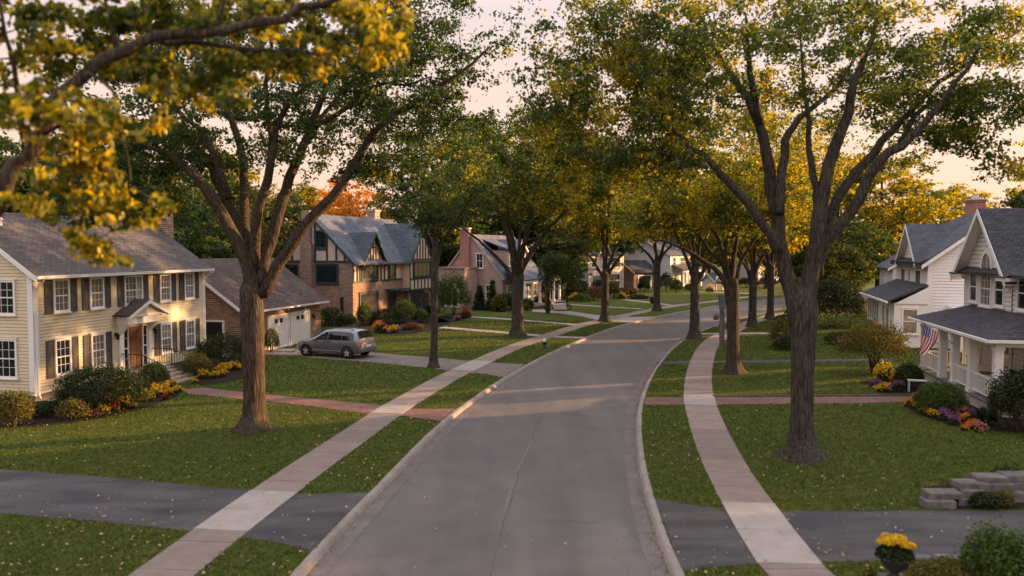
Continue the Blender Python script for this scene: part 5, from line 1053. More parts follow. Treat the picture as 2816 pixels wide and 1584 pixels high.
def back_gable():
    h = thing('rear_house', 'pale clapboard house end glimpsed behind the gabled house sunroom', 'house', (36.5, 79, 0), rotz((-.3, -.954)), 'houses along the street'); L, D, ZE, ZR = 8, 8, 4.9, 7.6
    wallbox(h, 0, L, 0, D, -.1, ZE, 'siding_lilac'); w = MB(); clap(w, rightf(L), gable_span(0, D, ZE, D / 2, ZR), .3, ZR, .17, .03); clap(w, front(), lambda z: (0, L), .3, ZE, .17, .03); w.prism([(.0, .03, ZE), (.0, D, ZE), (.0, D / 2, ZR)], (L, 0, 0)); fixn(w.build('siding', 'siding_lilac', h)); roof_x(h, 0, L, 0, D, ZE, ZR, 'shingle_blue', .3, .4, .13); window(h, front(), 2, 3.2, 3, 4.4, 1, 2, .1, glass='glass_dark'); return h
back_gable()
# ------------------------------------------------------------------ the wood behind the houses
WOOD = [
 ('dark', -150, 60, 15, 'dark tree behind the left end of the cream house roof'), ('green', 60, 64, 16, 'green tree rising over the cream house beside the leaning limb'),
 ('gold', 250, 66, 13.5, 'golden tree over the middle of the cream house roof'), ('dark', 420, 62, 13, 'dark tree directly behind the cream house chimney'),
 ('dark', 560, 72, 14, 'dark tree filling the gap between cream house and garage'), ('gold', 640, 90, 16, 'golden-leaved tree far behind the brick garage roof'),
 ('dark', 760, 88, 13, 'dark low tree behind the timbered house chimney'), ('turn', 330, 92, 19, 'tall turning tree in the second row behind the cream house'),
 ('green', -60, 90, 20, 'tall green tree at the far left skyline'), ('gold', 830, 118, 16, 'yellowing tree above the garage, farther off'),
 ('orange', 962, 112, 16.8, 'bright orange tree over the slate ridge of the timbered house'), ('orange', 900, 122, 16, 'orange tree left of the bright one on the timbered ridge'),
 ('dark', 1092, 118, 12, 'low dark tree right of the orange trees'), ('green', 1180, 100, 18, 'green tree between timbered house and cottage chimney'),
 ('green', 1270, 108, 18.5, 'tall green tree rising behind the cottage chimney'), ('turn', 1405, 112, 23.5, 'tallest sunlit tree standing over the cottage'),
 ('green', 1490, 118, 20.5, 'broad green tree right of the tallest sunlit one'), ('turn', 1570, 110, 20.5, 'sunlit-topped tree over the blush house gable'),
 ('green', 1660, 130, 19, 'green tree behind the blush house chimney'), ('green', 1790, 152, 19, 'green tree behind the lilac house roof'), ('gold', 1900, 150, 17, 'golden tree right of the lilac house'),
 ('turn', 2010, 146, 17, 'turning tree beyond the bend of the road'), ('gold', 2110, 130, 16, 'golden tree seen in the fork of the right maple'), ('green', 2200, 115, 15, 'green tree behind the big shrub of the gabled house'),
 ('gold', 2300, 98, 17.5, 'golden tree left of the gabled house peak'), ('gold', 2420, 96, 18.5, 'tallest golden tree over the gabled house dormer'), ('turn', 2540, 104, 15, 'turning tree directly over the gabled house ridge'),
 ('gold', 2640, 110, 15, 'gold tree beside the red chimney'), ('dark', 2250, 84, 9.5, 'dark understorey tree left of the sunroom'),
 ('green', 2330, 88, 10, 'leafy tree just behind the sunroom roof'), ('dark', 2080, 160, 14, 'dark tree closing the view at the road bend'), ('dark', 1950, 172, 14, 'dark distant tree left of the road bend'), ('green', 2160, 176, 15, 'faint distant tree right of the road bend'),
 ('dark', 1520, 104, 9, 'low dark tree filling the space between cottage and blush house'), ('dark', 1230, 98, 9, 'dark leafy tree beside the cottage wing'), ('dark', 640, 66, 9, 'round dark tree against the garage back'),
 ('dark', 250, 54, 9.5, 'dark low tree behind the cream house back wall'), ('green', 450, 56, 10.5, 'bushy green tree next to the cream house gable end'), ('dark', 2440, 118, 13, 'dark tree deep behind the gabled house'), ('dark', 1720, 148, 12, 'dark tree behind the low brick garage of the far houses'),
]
rngw = np.random.default_rng(5)
for k, x, d, H, lb in WOOD: wood(k, x, d, H, lb, rngw.uniform(0, 6.28), rngw.uniform(.95, 1.2) if H > 11 else 1.35)
# trees of the gardens east of the houses, whose shade lies over the street
for (X, Y, H, k, lb, rz) in ((60, 15, 18.5, 'green', 'green tree in the side garden right of the porch house', .3), (55, 26.5, 18.5, 'turn', 'turning tree behind the porch house, hidden by it', 1.1), (53, 38.5, 18.5, 'green', 'green tree behind the porch house back yard', 2.2), (47.5, 62, 19, 'gold', 'golden tree behind the garden of the gabled house, right of it', 3.1), (41.5, 59.5, 12.5, 'dark', 'dark green tree at the right edge over the porch house roof', 4.0), (63, 5, 18.5, 'dark', 'dark tree in the garden near the right driveway', 5.0)):
    o = wood(k, 0, 60, H, lb, rz, 1.0 if Y > 45 else 1.22); o.location = (X, Y, 0)
o = wood('dark', 0, 60, 8.5, 'small unseen tree added to split the sun streak on the road', 2.0, .45); o.location = (34.2, 46.9, 0)  # unseen tree, added so its crown throws a shade line into the road sunlight
# slim ivy-clad tree with drooping boughs before the cottage drive
def weeping():
    p = G(1506, 861); rng = np.random.default_rng(3); root = thing('weeping_tree', 'dark drooping tree with ivy-wrapped slim trunk beside the cottage porch', 'tree', p); mb = MB(); q = [(0, 0, -.1), (.02, 0, 2), (-.05, 0, 4.5), (.1, 0, 6.8)]; mb.tube(limb(q), [.26 - .015 * i for i in range(len(limb(q)))], 8, True, .1, rng); P = []
    for i in range(130):
        a = rng.uniform(0, 6.28); r = rng.uniform(.6, 2.6); z = 6.9 - .22 * r * r * .5 + rng.uniform(-1.2, .6); dx = 1.0 if math.cos(a) > 0 else .65; s = np.array([math.cos(a) * r * 1.2 * dx + .8, math.sin(a) * r, z]); n = 80; t = rng.uniform(0, 1, n); ln = rng.uniform(1.0, 3.6)
        mb.tube([(0, 0, 5.5 + rng.uniform(-1.5, 1)), tuple(s), tuple(s + np.array([0, 0, -ln]))], [.03, .015, .006], 3, False); P.append(s + np.stack([rng.normal(size=n) * .16, rng.normal(size=n) * .16, -t * ln], 1))
    t = rng.uniform(.2, 5.5, 900); a = rng.uniform(0, 6.28, 900); P.append(np.stack([np.cos(a) * rng.uniform(.22, .42, 900), np.sin(a) * rng.uniform(.22, .42, 900), t], 1))
    mb.build('trunk', 'bark_warm', root, smooth=True, uv=False); V, F = leaf_arrays(rng, np.concatenate(P), .2, .2, .3, 1.2, .4); np_mesh('crown', V, F, 'maple_leaf_green', root); root.scale = (.85, .85, .85)
weeping()
# ------------------------------------------------------------------ shrubs, hedges and flowers
def blob(name, label, cat, pos, rx, ry, h, n, leaf, mat, seed, group=None, lump=.16, z0=.0, rz=0, box=0, stems=5, flat=.2, jag=.07):
    n = int(n * 1.6)
    rng = np.random.default_rng(seed); root = thing(name, label, cat, pos, rz, group); d = rng.normal(size=(n, 3)); d[:, 2] = np.abs(d[:, 2]) * 1.0 - .25; d /= np.linalg.norm(d, axis=1)[:, None]
    if box:
        m = np.abs(d).max(1)[:, None]; d = d * (1 - box) + d / m * box
    ph = rng.uniform(0, 6.28, 6); az = np.arctan2(d[:, 1], d[:, 0])
    f = 1 + lump * (np.sin(3 * az + ph[0] + 2 * d[:, 2]) * .5 + np.sin(5 * az + ph[1] - 3 * d[:, 2]) * .35 + np.sin(7 * d[:, 2] + 2 * az + ph[2]) * .3)
    n = n; r = (rng.uniform(.3, 1, n) ** .3) * f * (1 + rng.normal(size=n) * jag); P = d * r[:, None] * np.array([rx, ry, h * .62]); P[:, 2] += h * .40 + z0; P = P[P[:, 2] > .03]
    sb = MB()
    for i in range(stems):
        a = rng.uniform(0, 6.28); e = (math.cos(a) * rx * .5, math.sin(a) * ry * .5, h * .7 + z0); sb.tube([(math.cos(a) * .06, math.sin(a) * .06, -.05), (e[0] * .4, e[1] * .4, (h * .3 + z0)), e], [.035, .025, .01], 5, False)
    sb.build('stem', 'bark_warm', root, uv=False); V, F = leaf_arrays(rng, P, leaf, flat, .35, .2, .6); np_mesh('foliage', V, F, mat, root); return root
def shr(px_, py_, wpx, hpx, label, mat='shrub_leaf_dark', n=1500, leaf=.1, seed=None, name='shrub', cat='shrub', dy=.8, dd=0.0, **kw):
    g = G(px_, py_); s = g.y / FPX; rx = wpx * s / 2; h = hpx * s; ry = rx * dy; g = g + Vector((0, ry * .75 + dd, 0)); return blob(name, label, cat, g, rx, ry, h, n, leaf, mat, seed if seed is not None else int(px_ * 7 + py_), **kw)
GR = 'shrubs planted around the houses'
shr(255, 1145, 250, 130, 'big rounded dark bush below the left lower windows of the cream house', n=6500, leaf=.085, lump=.1, box=.25, dy=.55, group=GR)
shr(412, 1072, 85, 72, 'round dense green bush at the left foot of the cream house steps', 'shrub_leaf_mid', 2600, .07, lump=.05, group=GR)
shr(590, 1020, 170, 92, 'wide dark bush spreading right of the cream house steps', n=5200, leaf=.085, dd=.6, group=GR); shr(530, 1042, 80, 68, 'small yellow-tipped bush right beside the iron railing', 'shrub_leaf_olive', 1800, .075, group=GR)
shr(742, 975, 44, 70, 'upright egg-shaped bush by the white garage door', 'shrub_leaf_mid', 2200, .07, lump=.04, dy=1, group=GR); shr(20, 1180, 95, 95, 'clipped brown-tipped hedge at the cream house corner', 'shrub_leaf_olive', 2600, .08, box=.8, lump=.05, name='hedge', cat='hedge', group=GR)
shr(95, 1150, 120, 38, 'low juniper mat at the left end of the mulch bed', n=2200, leaf=.08, group=GR); shr(190, 1160, 75, 55, 'yellow-green wispy perennial in the left mulch bed', 'shrub_leaf_olive', 900, .09, jag=.2, group=GR); shr(222, 1128, 60, 46, 'orange-tinged perennial behind the yellow-green one', 'shrub_leaf_rust', 700, .08, jag=.18, group=GR); shr(285, 1132, 60, 34, 'dark green cushion plant under the big bush', 'conifer_needle', 900, .08, group=GR); shr(245, 1150, 50, 20, 'low reddish-brown ground plant at the edge of the left bed', 'shrub_leaf_rust', 400, .07, jag=.2, group=GR)
shr(566, 950, 34, 120, 'ivy-like column shrub between cream house corner and garage side door', n=1800, leaf=.1, dy=1, dd=2.0, group=GR)
for a in [(905, 900, 75, 52, 'dark bush behind the silver van roof', 'shrub_leaf_dark'), (850, 905, 70, 45, 'dark low bush between the garage and the van', 'shrub_leaf_dark'), (992, 895, 52, 60, 'clipped round bush at the timbered house corner', 'shrub_leaf_mid'), (1060, 892, 90, 40, 'spreading dark shrub under the timbered front window', 'shrub_leaf_dark'), (1110, 890, 62, 62, 'round topiary shrub in front of the timbered doorway', 'shrub_leaf_mid'), (1155, 888, 46, 36, 'smaller round shrub right of the topiary one', 'shrub_leaf_mid'), (1176, 872, 40, 30, 'dark shrub beneath the bay window', 'shrub_leaf_dark'), (1130, 908, 60, 18, 'low rusty ground plant before the topiary shrub', 'shrub_leaf_rust'), (950, 905, 60, 40, 'twiggy dark bush left of the clipped corner bush', 'shrub_leaf_dark')]:
    shr(*a, n=1700, leaf=.12, group=GR)
shr(1245, 875, 90, 120, 'tall loose flowering bush between timbered house and cottage', 'shrub_leaf_mid', 3200, .15, lump=.25, group=GR); shr(1205, 862, 70, 90, 'dark tall bush left of the loose flowering one', n=2200, leaf=.16, group=GR)
for a in [(1318, 855, 36, 68, 'left cone-shaped evergreen before the cottage side wall'), (1354, 856, 32, 84, 'taller clipped evergreen before the cottage corner')]:
    g = G(a[0], a[1]); s = g.y / FPX; conifer(int(a[0]), a[3] * s, a[2] * s * .62, 330, 26, .16, a[4], g + Vector((0, 1, 0)))
for a in [(1390, 855, 60, 46, 'dark bushy plant left of the cottage porch steps', 'shrub_leaf_dark'), (1450, 855, 34, 32, 'green bush right of the street maple by the cottage porch', 'shrub_leaf_mid'), (1372, 858, 44, 44, 'olive bush mixed with red stems under the cottage eave', 'shrub_leaf_olive'), (1420, 850, 40, 26, 'low dark bush below the cottage porch beam', 'shrub_leaf_dark'), (1600, 831, 50, 22, 'low green hedge plant right of the parked motorcycle', 'shrub_leaf_mid'), (1632, 828, 44, 40, 'rust-coloured shrub in front of the blush house', 'shrub_leaf_rust'), (1590, 820, 70, 50, 'dark shrub mass before the blush house gable', 'shrub_leaf_dark'), (1690, 822, 36, 46, 'olive shrub at the blush house corner', 'shrub_leaf_olive'), (1715, 815, 30, 22, 'orange autumn bush beside the blush house path', 'shrub_leaf_rust'), (1738, 814, 26, 22, 'second orange bush nearer the low brick garage', 'shrub_leaf_rust'), (1650, 815, 50, 45, 'dark round shrub under the blush house windows', 'shrub_leaf_dark'),
          (1772, 803, 32, 36, 'clipped dark hedge block by the lilac house drive', 'shrub_leaf_dark'), (1835, 804, 46, 52, 'dark shrub before the lilac house wall', 'shrub_leaf_dark'), (1862, 806, 36, 36, 'round shrub right of the dark one at the lilac house', 'shrub_leaf_mid'), (1898, 800, 30, 18, 'yellow-green hedge under the lilac porch columns', 'shrub_leaf_olive'), (1760, 822, 50, 10, 'flat dark ground plant by the path near the black bin', 'shrub_leaf_dark'), (1965, 790, 22, 40, 'dark upright shrub beside the little shed', 'conifer_needle'), (2060, 790, 60, 26, 'low dark hedge where the road bends', 'shrub_leaf_dark'), (2115, 790, 50, 30, 'brownish shrub at the bend behind the right maples', 'shrub_leaf_rust'), (2010, 788, 60, 30, 'distant hedge behind the mowed lawn at the bend', 'shrub_leaf_dark')]:
    shr(*a, n=1200, leaf=.2, group=GR)
# right-hand gardens
shr(2310, 905, 180, 135, 'huge rounded dark green shrub left of the white sunroom', n=7500, leaf=.15, lump=.14, group=GR); shr(2190, 905, 60, 60, 'dark bush peering out behind the right maple trunk', n=1500, leaf=.14, group=GR); shr(2160, 958, 74, 78, 'loose olive bush half hidden by the right maple trunk', 'shrub_leaf_olive', 1800, .11, jag=.2, group=GR); shr(2175, 1005 - 40, 80, 36, 'low dark spreading bush before the loose olive one', n=1500, leaf=.11, group=GR)
shr(2330, 950, 95, 34, 'low dark mounded bush with pink flowers before it', n=2200, leaf=.11, group=GR); shr(2520, 935, 130, 52, 'dark hedge in front of the sunroom windows', n=3600, leaf=.11, box=.3, group=GR); shr(2428, 1040, 190, 118, 'wide olive-leaved ornamental shrub with open branching', 'shrub_leaf_olive', 5200, .09, lump=.2, jag=.15, z0=.5, stems=12, group=GR)
shr(2510, 1072, 80, 70, 'dark box bush left of the porch steps', n=2600, leaf=.07, lump=.06, group=GR); shr(2606, 1146, 138, 88, 'rounded green yew bush before the porch railing', 'shrub_leaf_mid', 5200, .07, lump=.1, group=GR); shr(2832, 1195, 160, 165, 'large dark shrub at the porch corner on the right edge', n=7000, leaf=.085, lump=.18, group=GR); shr(2720, 1170, 60, 46, 'dark trailing plant before the porch lattice', n=1200, leaf=.08, group=GR); shr(2200, 935, 40, 20, 'small green clump right of the maple trunk', 'shrub_leaf_mid', 700, .1, group=GR); shr(2150, 893, 34, 26, 'small blue-green bush beside the far right pavement', n=800, leaf=.1, group=GR)
shr(2720, 1404, 80, 42, 'low green plant at the foot of the stone retaining blocks', n=1500, leaf=.06, group=GR); shr(2770, 1400, 55, 44, 'small yellow-green cushion shrub by the near right drive', 'shrub_leaf_olive', 1500, .05, lump=.05, group=GR); shr(2800, 1366, 110, 78, 'round shrub growing behind the retaining blocks', 'shrub_leaf_mid', 3200, .06, group=GR)
shr(2770, 1660, 190, 180, 'round bright green shrub nearest the camera at the lower right', 'shrub_leaf_mid', 5200, .065, lump=.2, jag=.16, group=GR); shr(2620, 1660, 190, 95, 'low bright green groundcover bush next to the flower urn', 'shrub_leaf_olive', 5000, .05, lump=.2, group=GR); shr(2400, 1640, 60, 70, 'yellowish clump beside the near right pavement edge', 'shrub_leaf_olive', 1200, .05, group=GR)
# flower clumps
FC = {}
ORD = ['first', 'second', 'third', 'fourth', 'fifth', 'sixth', 'seventh', 'eighth', 'ninth', 'tenth', 'eleventh', 'twelfth', 'thirteenth', 'fourteenth', 'fifteenth', 'sixteenth']
def clump(col, px_, py_, wpx, label, group='flower clumps in the garden beds', hf=.55, rz=0):
    g = G(px_, py_); w = wpx * g.y / FPX / 2
    if col not in FC:
        rng = np.random.default_rng(len(FC) + 90); r = thing('flower_clump', label, 'flowers', g, 0, group); n = 420; d = rng.normal(size=(n, 3)); d[:, 2] = np.abs(d[:, 2]); d /= np.linalg.norm(d, axis=1)[:, None]; P = d * (rng.uniform(.3, 1, n) ** .4)[:, None] * np.array([.85, .85, .75]); V, F = leaf_arrays(rng, P + [0, 0, .05], .26, .2, .3, .2, .5); np_mesh('foliage', V, F, 'shrub_leaf_dark', r)
        m = 150; tu = rng.normal(size=(9, 3)); tu[:, 2] = np.abs(tu[:, 2]) + .55; tu /= np.linalg.norm(tu, axis=1)[:, None]; tu *= rng.uniform(.78, 1.12, 9)[:, None]; d = tu[rng.integers(0, 9, m)] + rng.normal(size=(m, 3)) * np.array([.2, .2, .12]); heads = d; Q = np.repeat(heads, 5, 0) + rng.normal(size=(m * 5, 3)) * .04; V, F = leaf_arrays(rng, Q, .13, .5, .3, 0, .8); np_mesh('blossom', V, F, 'bloom_' + col, r); FC[col] = r; o = r
    else: o = dup(FC[col], g, rz, None, label, group)
    o.location = g; o.scale = (w, w, w * (.9 + hf)); return o
Y_ = [(372, 1142 - 72, 36), (430, 1078, 30), (455, 1072, 30), (478, 1064, 26), (427, 1092, 34), (395, 1096, 34), (445, 1086, 22), (360, 1092, 24), (490, 1080, 26), (342, 1112, 38), (374, 1108, 24), (362, 1122, 26), (338, 1122, 36), (408, 1104, 30), (286, 1142, 40), (464, 1088, 28)]
Y_.sort(key=lambda t: -t[0])
for i, (x, y, w) in enumerate(Y_): clump('yellow', x, y, w, f'{ORD[i]} yellow flower clump counted left from the cream house steps', rz=i * 1.3)
for i, (x, y, w) in enumerate([(562, 1042, 34), (592, 1040, 26), (612, 1036, 28), (608, 1022, 30), (628, 1020, 30), (648, 1018, 30), (535, 1054, 18)]): clump('yellow', x, y, w, f'{ORD[i]} yellow flower clump in the bed between steps and left maple' if i < 6 else 'tiny yellow clump right at the foot of the cream steps', rz=i)
clump('red', 310, 1113, 36, 'upper red flower clump among the yellow ones below the big bush'); clump('red', 314, 1134, 38, 'lower red flower clump nearer the lawn in the left bed', rz=2); clump('red', 456, 1100, 24, 'small red clump close to the brick path', rz=1)
clump('orange', 1046, 916, 44, 'orange-pink flower clump in the timbered house bed'); clump('yellow', 1082, 917, 30, 'yellow clump right of the orange one at the timbered house', rz=2)
clump('red', 1282, 875, 34, 'crimson flower clump at the end of the bed before the cottage', rz=1); clump('pink', 1256, 882, 20, 'dusky red-pink clump left of the crimson one'); clump('orange', 1484, 838, 44, 'bright orange flowers under the cottage porch corner', rz=3); clump('yellow', 1577, 826, 26, 'yellow bush flowers behind the parked motorcycle', rz=3); clump('yellow', 1520, 818, 22, 'yellow flowers left of the parked motorcycle', rz=4); clump('yellow', 1708, 822, 26, 'yellow flowers before the blush house corner', rz=5); clump('orange', 1452, 846, 26, 'small orange clump by the cottage porch steps', rz=1); clump('yellow', 1952, 803, 26, 'yellow flowers before the little lilac shed', rz=2)
clump('yellow', 2432, 1052, 56, 'golden flower mound at the left of the right-hand bed', rz=1, hf=.9); clump('orange', 2468, 1062, 40, 'tall orange flower clump beside the golden mound', rz=1, hf=1.0); clump('yellow', 2428, 1078, 40, 'low yellow clump in front of the golden mound', rz=2, hf=.3); clump('purple', 2466, 1076, 40, 'dusky purple clump under the tall orange one'); clump('purple', 2412, 1066, 40, 'mauve carpet clump at the bed tip', rz=2, hf=.2)
clump('orange', 2522, 1100, 30, 'orange clump at the end of the right brick path', rz=2); clump('orange', 2500, 1118, 30, 'orange clump at the lawn corner of the porch bed', rz=4); clump('yellow', 2522, 1124, 30, 'yellow clump second from the brick path in the porch bed', rz=3, hf=.8); clump('yellow', 2540, 1138, 28, 'yellow clump third from the brick path in the porch bed', rz=4, hf=.4); clump('yellow', 2569, 1126, 32, 'upright gold clump in front of the yew bush', rz=5, hf=.9); clump('yellow', 2568, 1148, 38, 'wide yellow clump at the lawn edge below the yew bush', rz=6, hf=.2)
clump('orange', 2630, 1138, 66, 'wide orange-pink flower mass under the porch railing', rz=5, hf=.4); clump('pink', 2650, 1146, 40, 'pink clump below the orange mass', rz=1); clump('purple', 2602, 1158, 44, 'lilac clump left of the pink one', rz=3); clump('purple', 2622, 1168, 36, 'violet clump at the front of the porch bed', rz=4); clump('purple', 2672, 1150, 34, 'violet clump by the porch lattice', rz=5); clump('orange', 2660, 1162, 36, 'amber clump behind the front edge of the porch bed', rz=6); clump('orange', 2676, 1178, 34, 'rust-orange clump near the front of the porch bed', rz=7); clump('orange', 2654, 1184, 26, 'small orange clump at the very front of the porch bed', rz=8); clump('pink', 2694, 1186, 40, 'faded pink clump before the corner shrub', rz=2)
clump('pink', 2325, 955, 44, 'pink flower strip before the low mounded bush', rz=2, hf=.2); clump('yellow', 2352, 915, 24, 'yellow flowers at the foot of the huge rounded shrub', rz=7); clump('yellow', 2740, 1398, 18, 'tiny orange-yellow tuft by the retaining blocks', rz=3)
# ------------------------------------------------------------------ minivan
def minivan():
    Lh = 4.75; root = thing('minivan', 'silver minivan with roof rails parked on the driveway before the garage', 'car', (0, 0, 0))
    st = [  # x(from nose), z bottom, z top, half width low, half width top, belt
        (0.0, .42, .66, .55, .40, .60), (.06, .32, .78, .74, .60, .70), (.25, .25, .88, .86, .72, .80), (.6, .24, .96, .92, .76, .88), (1.0, .24, 1.04, .94, .76, .95), (1.25, .24, 1.14, .94, .72, .98), (1.7, .24, 1.44, .94, .66, 1.0), (2.1, .24, 1.62, .94, .63, 1.01), (2.6, .24, 1.69, .94, .64, 1.02), (3.3, .24, 1.70, .94, .64, 1.03), (3.95, .25, 1.68, .93, .63, 1.04), (4.35, .27, 1.62, .92, .62, 1.05), (4.52, .30, 1.40, .91, .66, 1.04), (4.63, .32, 1.06, .90, .74, .98), (4.70, .34, .92, .87, .76, .86), (4.75, .40, .62, .80, .72, .58)]
    S = np.array(st); xs = np.concatenate([np.linspace(a, b, 5)[:-1] for a, b in zip(S[:-1, 0], S[1:, 0])] + [[S[-1, 0]]])
    def sm(col):
        y = np.interp(xs, S[:, 0], S[:, col]); k = np.array([1, 2, 3, 2, 1.]) / 9; yp = np.pad(y, 2, mode='edge'); return np.convolve(yp, k, 'valid')
    zb, zt, wl, wt, be = [sm(i) for i in range(1, 6)]
    def ring(i):
        b, t, w, u, m = zb[i], zt[i], wl[i], wt[i], min(be[i], zt[i] - .04); h = [(w * .86, b), (w * .97, b + .10), (w * 1.0, b + (m - b) * .45), (w * .99, b + (m - b) * .8), (w * .955, m), ((w * .955 + u) / 2 + .015, (m + t) / 2), (u + .02, t - .07), (u * .86, t - .015), (u * .45, t + .012), (0, t + .018)]; return h
    mb = MB(); n = len(xs); K = 19
    for i in range(n):
        h = ring(i); full = [(-y, z) for y, z in h] + [(y, z) for y, z in h[-2::-1]]
        for y, z in full: mb.v.append((xs[i], y, z))
    for i in range(n - 1):
        for k in range(K - 1): mb.f.append((i * K + k, i * K + k + 1, (i + 1) * K + k + 1, (i + 1) * K + k))
    mb.f.append(tuple(range(K - 1, -1, -1))); mb.f.append(tuple((n - 1) * K + k for k in range(K)))
    body = fixn(mb.build('body', 'car_silver', root, smooth=True))
    def P(x, seg, f, side, off=.008):
        i = min(int(np.searchsorted(xs, x)), n - 1); i = max(i, 1); t = (x - xs[i - 1]) / (xs[i] - xs[i - 1]); a, b = ring(i - 1), ring(i)
        def g(r): p, q = Vector(r[seg]), Vector(r[seg + 1]); return p.lerp(q, f)
        v = g(a).lerp(g(b), t); return Vector((x, side * (v.x + off), v.y + off * .4))
    def strip_glass(name, xsl, lo, hi, side, mat='car_glass', off=.010):
        m = MB(); rows = []
        for j, x in enumerate(xsl):
            l_, h_ = lo(x), hi(x); col = []
            for f in (0, .25, .5, .75, 1):
                q = l_ + (h_ - l_) * f; seg, ff = (4, q) if q <= 1 else (5, q - 1); col.append(P(x, seg, ff, side, off))
            rows.append(col)
        for a, b in zip(rows, rows[1:]):
            for k in range(4): m.quad(a[k], b[k], b[k + 1], a[k + 1])
        return fixn(m.build(name, mat, root, smooth=True))
    for s in (-1, 1):
        hiF = lambda x: float(np.interp(x, [1.42, 1.95, 2.3], [.25, 1.55, 1.72]))
        strip_glass('side_window', np.linspace(1.45, 2.42, 10), lambda x: .10, hiF, s); strip_glass('side_window', np.linspace(2.47, 3.42, 8), lambda x: .10, lambda x: 1.74, s); strip_glass('side_window', np.linspace(3.46, 4.25, 8), lambda x: .10, lambda x: float(np.interp(x, [3.46, 4.05, 4.25], [1.74, 1.68, 1.3])), s)
        for x in (2.44, 3.44):
            m = MB()
            for a, b in zip((.12, .5, .8), (.5, .8, 1.0)): pass
            q = [P(x + dx, seg, f, s, .003) for dx in (-.006, .006) for seg, f in ((1, 0), (2, 0), (3, 0), (4, 0))]; m.add(q, [(0, 4, 5, 1), (1, 5, 6, 2), (2, 6, 7, 3)]); fixn(m.build('door_seam', 'trim_black', root))
        for x in (2.28, 2.58):
            m = MB(); c = P(x, 3, .55, s, .02); m.box(c.x - .09, c.x + .09, c.y - .015, c.y + .015, c.z - .018, c.z + .018); m.build('door_handle', 'trim_black', root)
        m = MB(); a = P(1.5, 4, .25, s, .02); m.hexa([a + Vector((0, 0, -.07)), a + Vector((.14, 0, -.07)), a + Vector((.14, s * .20, -.06)), a + Vector((.02, s * .20, -.06)), a + Vector((0, 0, .04)), a + Vector((.14, 0, .04)), a + Vector((.14, s * .20, .06)), a + Vector((.02, s * .20, .06))]); fixn(m.build('wing_mirror', 'car_silver', root))
        m = MB(); pts = [P(x, 7, .1, s, 0) + Vector((0, 0, .06)) for x in (2.2, 2.5, 3.2, 3.9, 4.15)]; pts[0].z -= .06; pts[-1].z -= .06; m.tube(pts, .022, 6); m.build('roof_rail', 'trim_black', root)
        m = MB(); pl = [P(x, sg, f, s, .004) for x, sg, f in ((1.35, 1, .3), (3.45, 1, .3))]; m.quad(pl[0], pl[1], pl[1] + Vector((0, 0, .035)), pl[0] + Vector((0, 0, .035))); fixn(m.build('side_moulding', 'alloy', root))
        m = MB(); A = [P(x, sg, f, s, .012) for x, sg, f in ((4.45, 3, .35), (4.66, 3, .25), (4.66, 4, .3), (4.47, 4, .3))]; B = [Vector((4.79, s * .62, A[1].z)), Vector((4.735, s * .62, A[2].z))]; m.quad(*A); m.quad(A[1], B[0], B[1], A[2]); fixn(m.build('tail_lamp', 'lamp_red', root))
        m = MB(); A = [P(.10, 2, .5, s, .012), P(.55, 3, .1, s, .012), P(.55, 3, .8, s, .012), P(.14, 3, .6, s, .012)]; m.quad(*A); fixn(m.build('headlight', 'lamp_clear', root))
    def top(name, x0, x1, w, mat, off=.012):
        m = MB(); X = np.linspace(x0, x1, 9); rows = []
        for x in X:
            zz = float(np.interp(x, xs, zt)) + .02 + off; ww = float(np.interp(x, xs, wt)) * w; rows.append([Vector((x + off * .5, y * ww, zz - abs(y) ** 3 * .03)) for y in (-1, -.5, 0, .5, 1)])
        for a, b in zip(rows, rows[1:]):
            for k in range(4): m.quad(a[k], a[k + 1], b[k + 1], b[k])
        return fixn(m.build(name, mat, root, smooth=True))
    top('windscreen', 1.28, 2.0, .93, 'car_glass'); top('rear_window', 4.38, 4.60, .95, 'car_glass', .02)
    m = MB(); m.box(4.755, 4.772, -.26, .26, .66, .80); m.build('number_plate', 'plate_white', root); m = MB(); m.box(4.68, 4.83, -.84, .84, .40, .56); m.build('rear_bumper', 'car_silver', root)
    for x in (.88, 3.86):
        for s in (-1, 1):
            a = MB(); a.tube([(x, s * .80, .37), (x, s * .955, .37)], .40, 24); a.build('wheel_arch', 'trim_black', root)
            w = MB(); prof = [(.20, -.11), (.30, -.11), (.33, -.08), (.335, 0), (.33, .08), (.30, .11), (.20, .11)]; N_ = 24; o = 0
            for r, y in prof:
                for k in range(N_): t = 2 * math.pi * k / N_; w.v.append((x + r * math.cos(t), s * .86 + y, .335 + r * math.sin(t)))
            for i in range(len(prof) - 1):
                for k in range(N_): k2 = (k + 1) % N_; w.f.append((i * N_ + k, i * N_ + k2, (i + 1) * N_ + k2, (i + 1) * N_ + k))
            wo = fixn(w.build('wheel', 'tyre', root, smooth=True)); r = MB(); yy = s * .972; r.tube([(x, s * .90, .335), (x, yy - s * .02, .335)], .06, 12)
            for k in range(5):
                t = 2 * math.pi * k / 5 + .3; c, q = math.cos(t), math.sin(t); e = Vector((-q, 0, c)); ctr = Vector((x, yy - s * .015, .335)); d = Vector((c, 0, q)); r.hexa([ctr + d * .03 - e * .045, ctr + d * .235 - e * .04, ctr + d * .235 + e * .04, ctr + d * .03 + e * .045] + [v + Vector((0, -s * .03, 0)) for v in (ctr + d * .03 - e * .045, ctr + d * .235 - e * .04, ctr + d * .235 + e * .04, ctr + d * .03 + e * .045)])
            for k in range(24):
                t0, t1 = 2 * math.pi * k / 24, 2 * math.pi * (k + 1) / 24; v = [Vector((x + R_ * math.cos(t), yy - s * .01, .335 + R_ * math.sin(t))) for t, R_ in ((t0, .205), (t1, .205), (t1, .245), (t0, .245))]; r.quad(*v)
            fixn(r.build('rim', 'alloy', wo))
